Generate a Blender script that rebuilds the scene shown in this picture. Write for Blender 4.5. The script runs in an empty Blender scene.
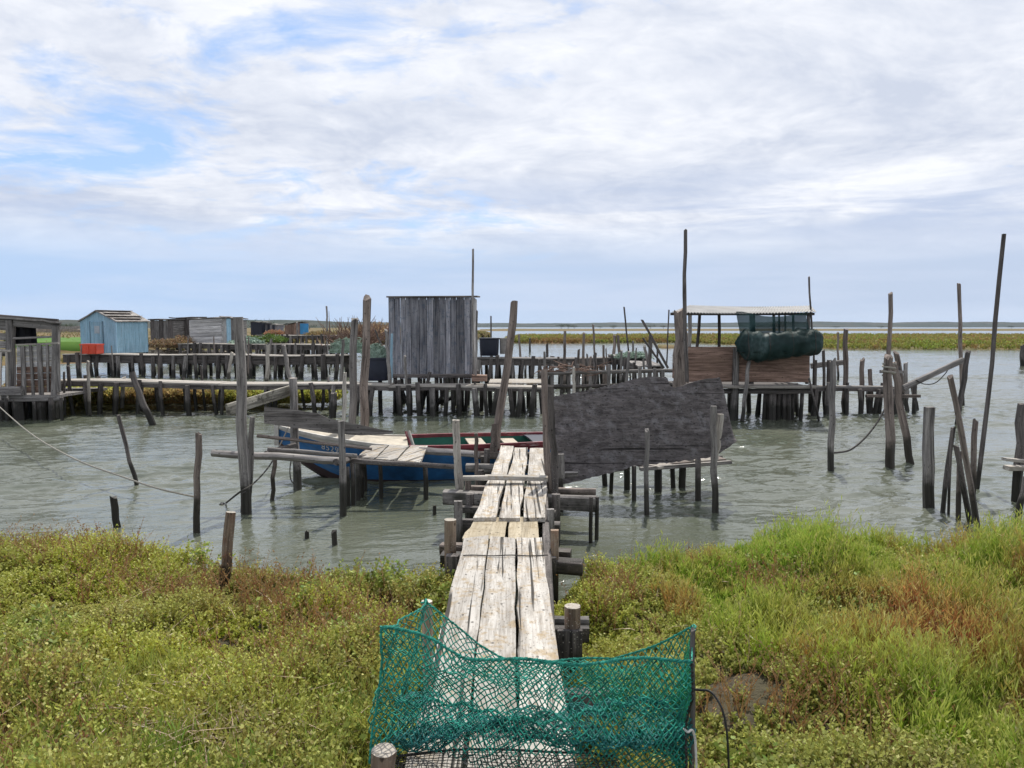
import bpy, math, random
import numpy as np
from mathutils import Vector, Matrix, noise as mnoise
R = math.radians
random.seed(7); NP = np.random.default_rng(11)
scene = bpy.context.scene
col = scene.collection
F = 769.0; H = 2.1; PITCH = math.atan(57/F)
CP, SP = math.cos(PITCH), math.sin(PITCH)

# ---------- measuring: a direction of the lens turned into a real place ----------
def ray(px, py):
    u = (px-512)/F; v = (384-py)/F
    return Vector((u, CP+v*SP, -SP+v*CP))
def at(px, py, Y):
    d = ray(px, py); t = Y/d.y
    return Vector((d.x*t, Y, H+d.z*t))
def onz(px, py, z=0.0):
    d = ray(px, py); t = (z-H)/d.z
    return Vector((d.x*t, d.y*t, z))

# ---------- tagging ----------
def tag(o, label=None, cat=None, group=None, kind=None):
    if label: o['label'] = label
    if cat: o['category'] = cat
    if group: o['group'] = group
    if kind: o['kind'] = kind
    return o
def empty(name, loc, label=None, cat=None, group=None):
    o = bpy.data.objects.new(name, None); col.objects.link(o); o.location = loc
    o.empty_display_size = .2
    return tag(o, label, cat, group)

# ---------- mesh builder ----------
class MB:
    def __init__(s): s.v=[]; s.f=[]; s.g=[]; s.t=[]; s.m=[]
    def _ring(s, c, ax, ay, prof, gz, goff, tint):
        i0 = len(s.v)
        for (x, y) in prof:
            s.v.append(c+ax*x+ay*y); s.g.append((x+goff[0], y+goff[1], gz+goff[2])); s.t.append(tint)
        return i0
    def loft(s, pts, profs, ups=None, tint=None, mat=0, capm=None):
        """profile rings swept along pts; profs: one list of (x,y) per point"""
        tint = random.uniform(.75,1.2) if tint is None else tint
        goff = (random.uniform(0,50), random.uniform(0,50), random.uniform(0,50))
        n = len(profs[0]); rings=[]; L=0
        for i,p in enumerate(pts):
            a = pts[max(i-1,0)]; b = pts[min(i+1,len(pts)-1)]
            d = (b-a).normalized()
            up = ups if ups is not None else (Vector((0,1,0)) if abs(d.z)>.6 else Vector((0,0,1)))
            ax = d.cross(up)
            if ax.length<1e-5: ax = d.cross(Vector((1,0,0)))
            ax.normalize(); ay = ax.cross(d).normalized()
            if i: L += (p-pts[i-1]).length
            rings.append(s._ring(p, ax, ay, profs[i], L, goff, tint))
        for i in range(len(pts)-1):
            a,b = rings[i],rings[i+1]
            for k in range(n):
                k2=(k+1)%n
                s.f.append((a+k,a+k2,b+k2,b+k)); s.m.append(mat)
        for (r,fl) in ((rings[0],True),(rings[-1],False)):
            # separate cap verts keep the edge crisp
            i0=len(s.v)
            for k in range(n):
                s.v.append(s.v[r+k].copy()); s.g.append(s.g[r+k]); s.t.append(tint)
            idx=list(range(i0,i0+n))
            s.f.append(tuple(idx if fl else idx[::-1])); s.m.append(mat if capm is None else capm)
        return s
    def tube(s, pts, rad, n=8, rough=.08, tint=None, mat=0, capm=None, rag=0.0):
        rs = rad if isinstance(rad,(list,tuple)) else [rad]*len(pts)
        base=[random.uniform(1-rough,1+rough) for _ in range(n)]
        profs=[]
        for r in rs:
            profs.append([(r*base[k]*random.uniform(1-rough*.4,1+rough*.4)*math.cos(2*math.pi*k/n),
                           r*base[k]*random.uniform(1-rough*.4,1+rough*.4)*math.sin(2*math.pi*k/n)) for k in range(n)])
        s.loft(pts, profs, tint=tint, mat=mat, capm=capm)
        if rag:
            d=(pts[-1]-pts[-2]).normalized(); r=rs[-1]; N=len(s.v); ring=N-3*n if len(pts)>=2 else N-n; ph=random.uniform(0,6.28); tl=random.uniform(.1,.7)
            for k in range(n):
                o=d*r*(rag*random.uniform(-.8,.5)+tl*math.cos(2*math.pi*k/n+ph)); s.v[N-3*n+k]=s.v[N-3*n+k]+o; s.v[N-n+k]=s.v[N-n+k]+o
        return s
    def beam(s, p0, p1, w, h, seg=4, jit=.06, tint=None, mat=0, up=None, taper=1.0, bow=0.0):
        """sawn timber: chamfered section w (across) x h (along up)"""
        c=min(w,h)*.12; a,b=w/2,h/2
        pts=[]; profs=[]
        j=min(w,h)*jit
        for i in range(seg+1):
            t=i/seg
            k=1+(taper-1)*t
            pts.append(p0.lerp(p1,t)+Vector((0,0,bow*4*t*(1-t))))
            P=[(a,-b+c),(a,b-c),(a-c,b),(-a+c,b),(-a,b-c),(-a,-b+c),(-a+c,-b),(a-c,-b)]
            profs.append([((x+random.uniform(-j,j))*k,(y+random.uniform(-j,j))*k) for x,y in P])
        return s.loft(pts, profs, ups=up, tint=tint, mat=mat)
    def sheet(s, grid, th, normal, tint=1.0, mat=0, gx=None):
        """grid[i][j] of points given thickness along normal"""
        nI,nJ=len(grid),len(grid[0]); goff=(random.uniform(0,50),random.uniform(0,50),random.uniform(0,50))
        i0=len(s.v); n=Vector(normal).normalized()*th*.5
        o=grid[0][0]
        ex=(grid[-1][0]-o).normalized(); ey=(grid[0][-1]-o).normalized()
        for sgn in (1,-1):
            for i in range(nI):
                for j in range(nJ):
                    p=grid[i][j]+n*sgn; s.v.append(p); q=p-o
                    s.g.append((q.dot(ey)+goff[0], sgn*th*.5+goff[1], q.dot(ex)+goff[2])); s.t.append(tint)
        N=nI*nJ
        def id_(i,j,k): return i0+k*N+i*nJ+j
        for i in range(nI-1):
            for j in range(nJ-1):
                s.f.append((id_(i,j,0),id_(i+1,j,0),id_(i+1,j+1,0),id_(i,j+1,0)))
                s.f.append((id_(i,j,1),id_(i,j+1,1),id_(i+1,j+1,1),id_(i+1,j,1)))
                s.m+= [mat,mat]
        for i in range(nI-1):
            for j in (0,nJ-1):
                s.f.append((id_(i,j,0),id_(i,j,1),id_(i+1,j,1),id_(i+1,j,0))); s.m.append(mat)
        for j in range(nJ-1):
            for i in (0,nI-1):
                s.f.append((id_(i,j,0),id_(i,j+1,0),id_(i,j+1,1),id_(i,j,1))); s.m.append(mat)
        return s
    def build(s, name, mats, parent=None, origin=None, smooth=True):
        if origin is None:
            if parent is not None: origin=Vector((0,0,0))
            else:
                n=len(s.v); lo=min(v.z for v in s.v)
                origin=Vector((sum(v.x for v in s.v)/n, sum(v.y for v in s.v)/n, lo))
        base = world_loc(parent) if parent is not None else Vector((0,0,0))
        if parent is not None: off=base
        else: off=origin
        me=bpy.data.meshes.new(name)
        me.from_pydata([tuple(v-off) for v in s.v],[],s.f)
        ms=mats if isinstance(mats,(list,tuple)) else [mats]
        for m in ms: me.materials.append(m)
        if len(ms)>1: me.polygons.foreach_set('material_index', s.m)
        a=me.attributes.new('grain','FLOAT_VECTOR','POINT'); a.data.foreach_set('vector',[c for g in s.g for c in g])
        a=me.attributes.new('tint','FLOAT','POINT'); a.data.foreach_set('value',s.t)
        if smooth:
            me.polygons.foreach_set('use_smooth',[True]*len(me.polygons))
            try: me.set_sharp_from_angle(angle=R(38))
            except Exception: pass
        o=bpy.data.objects.new(name,me); col.objects.link(o)
        if parent is not None: o.parent=parent
        else: o.location=off
        return o
def world_loc(o):
    p=Vector((0,0,0))
    while o is not None:
        p=p+o.location; o=o.parent
    return p

# ---------- node helper ----------
class NT:
    def __init__(s, nt): s.nt=nt; nt.nodes.clear()
    def n(s, t, **kw):
        o=s.nt.nodes.new(t); ins=kw.pop('i',{})
        for k,v in kw.items(): setattr(o,k,v)
        for k,v in ins.items(): s.set(o,k,v)
        return o
    def set(s,o,k,v):
        if hasattr(v,'bl_idname') and hasattr(v,'outputs'): v=v.outputs[0]
        if isinstance(v,bpy.types.NodeSocket): s.nt.links.new(v,o.inputs[k])
        else: o.inputs[k].default_value=v
    def math(s,op,a,b=0.0,c=0.0,clamp=False):
        return s.n('ShaderNodeMath',operation=op,use_clamp=clamp,i={0:a,1:b,2:c}).outputs[0]
    def vmul(s,a,b): return s.n('ShaderNodeVectorMath',operation='MULTIPLY',i={0:a,1:b}).outputs[0]
    def vadd(s,a,b): return s.n('ShaderNodeVectorMath',operation='ADD',i={0:a,1:b}).outputs[0]
    def noise(s,vec,scale,detail=4,rough=.55,dist=0.0):
        return s.n('ShaderNodeTexNoise',i={'Vector':vec,'Scale':scale,'Detail':detail,'Roughness':rough,'Distortion':dist}).outputs['Fac']
    def mix(s,f,a,b,mode='MIX'):
        o=s.n('ShaderNodeMix',data_type='RGBA',blend_type=mode,clamp_factor=True)
        s.set(o,0,f); s.set(o,6,a); s.set(o,7,b); return o.outputs[2]
    def ramp(s,f,lo,hi,a=0.0,b=1.0):
        return s.n('ShaderNodeMapRange',clamp=True,i={0:f,1:lo,2:hi,3:a,4:b}).outputs[0]
    def attr(s,name): return s.n('ShaderNodeAttribute',attribute_name=name)
def C(r,g,b): return (r,g,b,1.0)
def new_mat(name):
    m=bpy.data.materials.new(name); m.use_nodes=True
    return m,NT(m.node_tree)

def wood(name, dark, light, crack=.5, blot=None, blotamt=.0, wet=.36, cracklo=.38, rough=.85, fine=55, bump=.5, speck=.55, st=1.0):
    m,t=new_mat(name)
    g=t.attr('grain').outputs['Vector']; ti=t.attr('tint').outputs['Fac']
    gv=t.vmul(g,(1,1,.045*st))
    f1=t.noise(gv,fine,6,.65)                       # fine grain
    f2=t.noise(t.vmul(g,(1,1,.10*st)),14,4,.6,.6)       # broad streaks
    f3=t.noise(g,2.3,4,.6)                           # patches
    s=t.math('ADD',t.math('MULTIPLY',f1,.5),t.math('MULTIPLY',f2,.5))
    c=t.mix(t.ramp(s,.40,.60),dark,light)
    c=t.mix(t.ramp(f3,.42,.72,0,.55),c,tuple([x*.62 for x in light[:3]]+[1]))
    if blot:
        bn=t.noise(g,9,5,.7)
        c=t.mix(t.ramp(bn,.52,.64,0,blotamt),c,blot)
    ck=t.noise(t.vmul(g,(1,1,.018)),24,3,.6,.3)
    ckm=t.ramp(ck,cracklo-.035,cracklo+.01,1,0)
    c=t.mix(t.math('MULTIPLY',ckm,crack),c,tuple([x*.12 for x in dark[:3]]+[1]))
    fs=t.noise(t.vmul(g,(1,1,.35)),85,3,.7)
    c=t.mix(t.ramp(fs,.56,.70,0,speck),c,tuple([x*.35 for x in dark[:3]]+[1]))
    sp=t.n('ShaderNodeTexVoronoi',i={'Vector':t.vmul(g,(1,1,.6)),'Scale':17}).outputs['Distance']
    c=t.mix(t.ramp(sp,.10,.16,.75,0),c,tuple([x*.25 for x in dark[:3]]+[1]))     # knots, nail holes
    tc=t.n('ShaderNodeCombineColor',i={0:ti,1:ti,2:ti}).outputs[0]
    c=t.mix(1.0,c,tc,'MULTIPLY')
    rg=rough
    if wet:
        pz=t.n('ShaderNodeSeparateXYZ',i={0:t.n('ShaderNodeNewGeometry').outputs['Position']}).outputs[2]
        wn=t.noise(g,5,3,.6)
        lvl=t.math('ADD',pz,t.math('MULTIPLY',t.math('SUBTRACT',wn,.5),.55))
        wf=t.ramp(lvl,wet-.08,wet+.06,1,0)                       # weed and tide line left by the water
        c=t.mix(t.math('MULTIPLY',wf,.84),c,C(.014,.014,.010))
        bn_=t.n('ShaderNodeTexVoronoi',i={'Vector':g,'Scale':60}).outputs['Distance']
        bz_=t.math('MULTIPLY',t.ramp(lvl,wet-.02,wet+.10),t.ramp(lvl,wet+.12,wet+.42,1,0))
        c=t.mix(t.math('MULTIPLY',t.math('MULTIPLY',t.ramp(bn_,.14,.24,1,0),bz_),.7),c,C(.42,.40,.35))   # barnacles above the tide line
        rg=t.ramp(wf,0,1,rough,.5)
    b=t.n('ShaderNodeBsdfPrincipled',i={'Base Color':c,'Roughness':rg,'Specular IOR Level':.25})
    hgt=t.math('SUBTRACT',s,t.math('MULTIPLY',ckm,.8))
    bp=t.n('ShaderNodeBump',i={'Strength':bump,'Distance':.012,'Height':hgt}); t.set(b,'Normal',bp.outputs[0])
    t.n('ShaderNodeOutputMaterial',i={0:b}); return m
def plain(name, colr, rough=.7, var=.25, scale=8, bump=.15, metal=0.0, trans=0.0, spec=.4, stain=None):
    m,t=new_mat(name)
    g=t.attr('grain').outputs['Vector']
    f=t.noise(g,scale,5,.6); f2=t.noise(g,scale*6,4,.6)
    c=t.mix(t.ramp(f,.3,.7),tuple([x*(1-var) for x in colr[:3]]+[1]),tuple([min(1,x*(1+var*.6)) for x in colr[:3]]+[1]))
    c=t.mix(t.ramp(f2,.55,.75,0,.35),c,tuple([x*.5 for x in colr[:3]]+[1]))
    if stain:
        f4=t.noise(t.vmul(g,(1,1,.2)),scale*.8,5,.7); c=t.mix(t.ramp(f4,.55,.63,0,.8),c,stain)
    b=t.n('ShaderNodeBsdfPrincipled',i={'Base Color':c,'Roughness':rough,'Metallic':metal,'Specular IOR Level':spec})
    bp=t.n('ShaderNodeBump',i={'Strength':bump,'Distance':.01,'Height':f2}); t.set(b,'Normal',bp.outputs[0])
    out=b
    if trans:
        tr=t.n('ShaderNodeBsdfTransparent'); mx=t.n('ShaderNodeMixShader',i={0:trans}); t.set(mx,1,b); t.set(mx,2,tr); out=mx
    t.n('ShaderNodeOutputMaterial',i={0:out}); return m

M={}
M['grey']=wood('weathered_grey_wood',C(.085,.077,.073),C(.36,.335,.315))
M['pale']=wood('pale_bleached_wood',C(.24,.21,.185),C(.56,.52,.46),crack=.7)
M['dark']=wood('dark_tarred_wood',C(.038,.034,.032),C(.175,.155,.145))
M['brown']=wood('brown_wood',C(.075,.060,.052),C(.29,.24,.21))
M['log']=wood('cut_log_wood',C(.12,.085,.06),C(.36,.28,.21),blot=C(.20,.10,.06),blotamt=.5)
M['logend']=wood('sawn_log_end',C(.34,.30,.25),C(.55,.50,.43),wet=0,fine=90)
M['deck']=wood('sun_bleached_deck_plank',C(.27,.24,.205),C(.55,.52,.475),crack=.95,blot=C(.33,.24,.13),blotamt=.75,wet=0,cracklo=.40,fine=80,bump=1.0,speck=.75)
M['ply']=wood('worn_plywood',C(.34,.28,.19),C(.52,.45,.33),crack=.25,blot=C(.24,.18,.10),blotamt=.6,wet=0)
M['lichen']=wood('lichen_speckled_board',C(.12,.11,.09),C(.36,.34,.29),blot=C(.05,.045,.035),blotamt=.9,wet=0)
M['panel']=wood('blackened_panel',C(.060,.053,.053),C(.175,.156,.155),crack=.7,blot=C(.26,.25,.26),blotamt=.45,wet=0,cracklo=.35,fine=30,bump=1.8,speck=.9,st=5.0)
M['hutgrey']=wood('hut_plank',C(.10,.10,.118),C(.32,.315,.335),blot=C(.05,.085,.13),blotamt=.5,wet=0,fine=26,speck=.25)
M['hutblue']=wood('blue_painted_plank',C(.20,.36,.46),C(.36,.54,.66),crack=.5,blot=C(.30,.40,.42),blotamt=.35,wet=0,fine=30)
M['white']=wood('weathered_white_plank',C(.30,.29,.29),C(.72,.70,.68),crack=.6,wet=0)
M['red_brown']=wood('rust_red_plank',C(.085,.052,.040),C(.33,.22,.17),wet=0,cracklo=.36)
M['tarp']=plain('black_tarp',C(.012,.013,.017),.55,.3,3)
M['tub']=plain('dark_blue_plastic',C(.016,.020,.035),.5,.3,3)
M['crate']=plain('orange_red_plastic',C(.62,.07,.03),.45,.2,4)
M['roofgrey']=plain('grey_roof_sheet',C(.30,.28,.26),.9,.5,4,stain=C(.12,.10,.09))
M['rope']=plain('rope_fibre',C(.30,.28,.24),.95,.3,60)
M['ropedark']=plain('dark_rope_fibre',C(.06,.055,.05),.95,.3,60)
M['string']=plain('white_string',C(.62,.60,.55),.9,.2,60)
M['net']=plain('green_net_twine',C(.024,.27,.20),.6,.7,30,spec=.3)
M['netfoldshade']=plain('shaded_teal_net_twine',C(.015,.15,.14),.6,.6,30,spec=.3)  # same net, shade of the folds put into a darker twine colour
M['netline']=plain('dark_net_twine',C(.016,.055,.05),.7,.5,20,spec=.3)
M['netbacklit']=plain('backlit_green_net_twine',C(.02,.26,.12),.6,.5,30,spec=.3)  # same net, sunlight coming through the mesh painted in as brighter green
M['nettop']=plain('pale_teal_net_twine',C(.05,.33,.25),.6,.5,30,spec=.3)
M['netlight']=plain('pale_green_netting',C(.25,.33,.26),.9,.6,40,stain=C(.10,.20,.14))
M['netdark']=plain('dark_green_shade_net',C(.016,.055,.055),.7,.4,4,trans=.32)
M['netroll']=plain('rolled_dark_green_net',C(.014,.036,.034),.62,.5,5,bump=.5,stain=C(.05,.085,.085))
M['wire']=plain('black_wire',C(.02,.02,.02),.5,.3,40)
M['corr']=plain('corrugated_cement_sheet',C(.37,.365,.355),.85,.3,3,stain=C(.28,.25,.21))
M['hullblue']=plain('blue_boat_paint',C(.016,.10,.25),.55,.5,5,stain=C(.06,.12,.20))
M['hullwhite']=plain('white_boat_paint',C(.44,.42,.385),.6,.4,6,stain=C(.33,.29,.24))
M['hullred']=plain('red_bottom_paint',C(.032,.017,.018),.6,.3,5)
M['boatred']=plain('red_gunwale_paint',C(.17,.028,.036),.6,.5,7,stain=C(.45,.36,.34))
M['boatgreen']=plain('green_boat_interior',C(.012,.11,.075),.5,.3,5)
M['boatcream']=plain('cream_boat_deck',C(.42,.37,.29),.7,.45,5,stain=C(.34,.28,.20))
M['stone']=plain('pale_rubble_stone',C(.30,.26,.21),.9,.5,2)
M['glass']=plain('dusty_pane',C(.35,.40,.43),.3,.2,4)
M['bluepaint']=plain('bright_blue_panel',C(.05,.25,.50),.6,.3,1.5)
# ---------- value noise for terrain and planting ----------
_tab=NP.random((256,256))
def vn(x,y,s):
    x=np.asarray(x,float)*s; y=np.asarray(y,float)*s
    xi=np.floor(x).astype(int); yi=np.floor(y).astype(int); fx=x-xi; fy=y-yi
    fx=fx*fx*(3-2*fx); fy=fy*fy*(3-2*fy)
    a=_tab[xi%256,yi%256]; b=_tab[(xi+1)%256,yi%256]; c=_tab[xi%256,(yi+1)%256]; d=_tab[(xi+1)%256,(yi+1)%256]
    return (a*(1-fx)+b*fx)*(1-fy)+(c*(1-fx)+d*fx)*fy
def fbm(x,y,s,o=4):
    r=0;a=.5;n=0
    for k in range(o): r=r+a*vn(np.asarray(x)+k*17.3,np.asarray(y)-k*9.1,s); n+=a; a*=.5; s*=2.03
    return r/n
def grid_mesh(name,X,Y,Z,mat,attrs=None,smooth=True):
    ni,nj=X.shape; me=bpy.data.meshes.new(name)
    co=np.stack([X,Y,Z],-1).reshape(-1,3)
    idx=np.arange(ni*nj).reshape(ni,nj)
    q=np.stack([idx[:-1,:-1],idx[1:,:-1],idx[1:,1:],idx[:-1,1:]],-1).reshape(-1,4)
    raw_mesh(me,co,q)
    me.materials.append(mat)
    if smooth: me.polygons.foreach_set('use_smooth',np.ones(len(q),bool))
    o=bpy.data.objects.new(name,me); col.objects.link(o); return o
def raw_mesh(me,co,q):
    n=len(q); k=q.shape[1]
    me.vertices.add(len(co)); me.vertices.foreach_set('co',np.asarray(co,np.float32).ravel())
    me.loops.add(n*k); me.loops.foreach_set('vertex_index',q.astype(np.int32).ravel())
    me.polygons.add(n); me.polygons.foreach_set('loop_start',(np.arange(n)*k).astype(np.int32))
    me.update(calc_edges=True); me.validate(verbose=False)

# ---------- camera ----------
cam=bpy.data.cameras.new('camera'); camo=bpy.data.objects.new('camera',cam); col.objects.link(camo)
camo.location=(0,0,H); camo.rotation_euler=(R(90)-PITCH,0,0)
cam.sensor_fit='HORIZONTAL'; cam.sensor_width=36; cam.lens=36*F/1024; cam.clip_end=30000; cam.clip_start=.05
scene.camera=camo

# ---------- sun and sky ----------
SUN_AZ=R(12); SUN_EL=R(57)
sd=Vector((math.sin(SUN_AZ)*math.cos(SUN_EL),math.cos(SUN_AZ)*math.cos(SUN_EL),math.sin(SUN_EL)))
sl=bpy.data.lights.new('sun','SUN'); sl.energy=3.3; sl.angle=R(.6); sl.color=(1,.955,.88)
so=bpy.data.objects.new('sun',sl); col.objects.link(so); so.rotation_euler=(-sd).to_track_quat('-Z','Y').to_euler(); so.location=(0,0,40)
w=bpy.data.worlds.new('World'); scene.world=w; w.use_nodes=True
t=NT(w.node_tree)
sky=t.n('ShaderNodeTexSky',sky_type='NISHITA',sun_disc=False,sun_elevation=SUN_EL,sun_rotation=SUN_AZ,altitude=5,air_density=1.0,dust_density=.6,ozone_density=1.6)
dirv=t.n('ShaderNodeTexCoord').outputs['Generated']
sx=t.n('ShaderNodeSeparateXYZ',i={0:dirv}); dx,dy,dz=sx.outputs
zc=t.math('ADD',t.math('MAXIMUM',dz,0.0),.20)
plane=t.n('ShaderNodeCombineXYZ',i={0:t.math('DIVIDE',dx,zc),1:t.math('DIVIDE',dy,zc),2:0.0}).outputs[0]
pl1=t.vadd(t.vmul(plane,(.85,1.0,1)),(3.1,1.7,0))
warp=t.n('ShaderNodeTexNoise',i={'Vector':pl1,'Scale':1.3,'Detail':3}).outputs['Color']
pl2=t.vadd(pl1,t.vmul(warp,(.55,.4,0)))
n1=t.noise(pl2,1.35,9,.55)
n2=t.noise(t.vadd(pl2,(9,4,0)),4.0,8,.6)
az=t.math('DIVIDE',dx,t.math('MAXIMUM',dy,.2))             # cover thins out to the west
n4=t.noise(t.vadd(pl2,(2,14,0)),10.0,6,.62)
cov=t.math('ADD',t.math('ADD',t.math('MULTIPLY',n1,.52),t.math('MULTIPLY',n2,.33)),t.math('MULTIPLY',n4,.15))
bx=t.math('SUBTRACT',az,-.42); bz=t.math('SUBTRACT',dz,.245)
hole=t.math('ADD',t.math('POWER',t.math('DIVIDE',bx,.34),2),t.math('POWER',t.math('DIVIDE',bz,.13),2))
cov=t.math('SUBTRACT',cov,t.ramp(hole,0,1.6,.050,0))
cov=t.math('ADD',cov,t.ramp(az,-.1,.5,0,.10))
mask=t.ramp(cov,.375,.470)
# streaky low layer toward the horizon
lowz=t.n('ShaderNodeCombineXYZ',i={0:t.math('MULTIPLY',az,1.6),1:t.math('MULTIPLY',dz,17.0),2:.3}).outputs[0]
n3=t.noise(lowz,1.7,7,.58,.3)
shade=t.noise(t.vadd(pl2,(1.5,7,0)),1.7,7,.6)
shade=t.math('ADD',t.math('MULTIPLY',shade,.7),t.math('MULTIPLY',n4,.3))
ccol=t.mix(t.ramp(shade,.38,.60),C(.455,.495,.585),C(.69,.705,.745))
bandm=t.math('MULTIPLY',t.ramp(dz,.08,.125),t.ramp(dz,.14,.21,1,0))
grey=t.math('MULTIPLY',t.ramp(n3,.44,.60),bandm)
ccol=t.mix(t.math('MULTIPLY',grey,.75),ccol,C(.34,.41,.56))
blue=t.mix(1.0,sky.outputs[0],C(.125,.125,.125),'MULTIPLY')
blue=t.mix(.7,blue,C(.27,.40,.66))
hz=t.mix(t.ramp(az,-.5,.4),C(.36,.475,.655),C(.395,.465,.59))
hz=t.mix(t.math('MULTIPLY',t.ramp(n3,.45,.65),.35),hz,C(.52,.57,.68))
base=t.mix(mask,blue,ccol)
skyc=t.mix(t.ramp(dz,.075,.135,1,0),base,hz)
skyc=t.mix(t.ramp(dz,0,.03,.35,0),skyc,C(.52,.60,.71))
bg=t.n('ShaderNodeBackground',i={0:skyc,1:1.0})
t.n('ShaderNodeOutputWorld',i={0:bg})

# ---------- water ----------
m,t=new_mat('estuary_water')
pos=t.n('ShaderNodeNewGeometry').outputs['Position']
rot=t.n('ShaderNodeVectorRotate',rotation_type='Z_AXIS',i={'Vector':pos,'Angle':R(-14)}).outputs[0]
wa=t.noise(t.vmul(rot,(.9,2.3,1)),1.0,3,.55,.5)
wb=t.noise(t.vmul(rot,(3.2,6.5,1)),1.0,4,.6,.4)
wc=t.noise(t.vmul(rot,(11,19,1)),1.0,2,.5)
patch=t.noise(t.vmul(rot,(.10,.30,1)),1.0,4,.6)
h=t.math('ADD',t.math('MULTIPLY',wa,.30),t.math('MULTIPLY',wb,.36))
h=t.math('ADD',h,t.math('MULTIPLY',wc,.15))
amp=t.ramp(patch,.35,.65,.55,1.15)
h=t.math('MULTIPLY',h,amp)
bp=t.n('ShaderNodeBump',i={'Strength':1.0,'Distance':.052,'Height':h})
mud=t.noise(pos,.35,4,.6)
bc=t.mix(t.ramp(mud,.35,.7),C(.078,.090,.064),C(.128,.136,.104))
b=t.n('ShaderNodeBsdfPrincipled',i={'Base Color':bc,'Roughness':.10,'IOR':1.42,'Specular IOR Level':.9}); t.set(b,'Normal',bp.outputs[0])
t.n('ShaderNodeOutputMaterial',i={0:b}); M['water']=m
xs=np.concatenate([[-9300,-3000,-900,-300,-120,-60],np.linspace(-34,-13,170)[:-1],np.linspace(-13,13,560),np.linspace(13,34,170)[1:],[60,120,300,900,3000,9300]])
ys=np.concatenate([[-280,-80,-20,-3],np.linspace(4,16,400)[:-1],np.linspace(16,34,260)[:-1],np.geomspace(34,120,150),[200,500,1500,4000,9300]])
X,Y=np.meshgrid(xs,ys,indexing='ij')
ca_,sa_=math.cos(R(-14)),math.sin(R(-14)); XR=X*ca_-Y*sa_; YR=X*sa_+Y*ca_
wv=(fbm(XR*1.1,YR*2.5,1.0,2)-.5)*.34+(fbm(XR*2.6+9,YR*6.2,1.0,2)-.5)*.34+(fbm(XR*5.5+3,YR*12.5,1.0,2)-.5)*.15
sm_=lambda q:np.clip((q-.30)/.40,0,1)
wv=np.sign(wv)*np.abs(wv)**.9
lull=.30+1.35*sm_(fbm(XR*.16,YR*.42,1.0,3))
edge=np.clip((36-np.abs(X))/6,0,1)*np.clip((115-Y)/40,0,1)*np.clip((Y-1)/3,0,1)
o=grid_mesh('water',X,Y,wv*.125*lull*edge,m); tag(o,kind='structure')

# ---------- ground materials ----------
def ground_mat(name,a,b_,c_,sc):
    m,t=new_mat(name); pos=t.n('ShaderNodeNewGeometry').outputs['Position']
    f=t.noise(pos,sc,6,.65); f2=t.noise(pos,sc*.22,4,.6); f3=t.noise(pos,sc*6,4,.6)
    c=t.mix(t.ramp(f,.35,.65),a,b_); c=t.mix(t.ramp(f2,.45,.6),c,c_)
    c=t.mix(t.ramp(f3,.5,.7,0,.5),c,tuple([x*.45 for x in a[:3]]+[1]))
    b=t.n('ShaderNodeBsdfPrincipled',i={'Base Color':c,'Roughness':.9,'Specular IOR Level':.2})
    bp=t.n('ShaderNodeBump',i={'Strength':.8,'Distance':.03,'Height':f3}); t.set(b,'Normal',bp.outputs[0])
    t.n('ShaderNodeOutputMaterial',i={0:b}); return m
M['mud']=ground_mat('marsh_mud',C(.045,.036,.025),C(.10,.082,.055),C(.07,.062,.035),4)
M['marsh']=ground_mat('marsh_turf',C(.085,.085,.028),C(.14,.115,.045),C(.17,.105,.05),.35)
M['field']=ground_mat('bright_green_field',C(.055,.15,.018),C(.08,.19,.025),C(.09,.17,.03),.2)
M['hill']=ground_mat('wooded_hill',C(.018,.028,.020),C(.030,.040,.026),C(.05,.05,.035),.02)

# ---------- near bank ----------
_sx=np.array([-40,-14,-7,-4.4,-3.2,-2.55,-2.1,-1.5,-1.0,-.65,-.3,.15,.5,.8,1.2,1.8,2.6,3.6,5,8,14,40])
_sy=np.array([9.5,7.9,7.1,6.85,6.75,6.6,6.4,6.3,6.4,6.2,5.8,5.6,6.25,6.5,6.6,6.65,6.7,6.8,7.0,7.6,8.4,10])
def shore(x): return np.interp(x,_sx,_sy)
def walkx(y): return -.185+y*.0332    # centre line of the plank walkway
def bank_h(x,y):
    x=np.asarray(x,float); y=np.asarray(y,float)
    d=shore(x)-y+(fbm(x,y,1.1,3)-.5)*.55
    e=np.clip((d+.55)/1.15,0,1); e=e*e*(3-2*e)
    h=-.45+.60*e
    h=h+np.clip((d-.6)/4.5,0,1)*.10+(fbm(x+40,y,.9,4)-.5)*.34*e+(fbm(x+4,y+13,2.6,3)-.5)*.16*e
    h=h-.10*np.exp(-((x-walkx(y))/.45)**2)*e
    h=h+np.clip((x-2.0)/3,0,1)*.05*e
    return h
xs=np.concatenate([np.linspace(-40,-8,40)[:-1],np.linspace(-8,8,330),np.linspace(8,40,40)[1:]])
ys=np.concatenate([np.linspace(-14,1.5,40)[:-1],np.linspace(1.5,11,200)])
X,Y=np.meshgrid(xs,ys,indexing='ij')
o=grid_mesh('ground',X,Y,bank_h(X,Y),M['mud']); tag(o,kind='structure')

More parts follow.
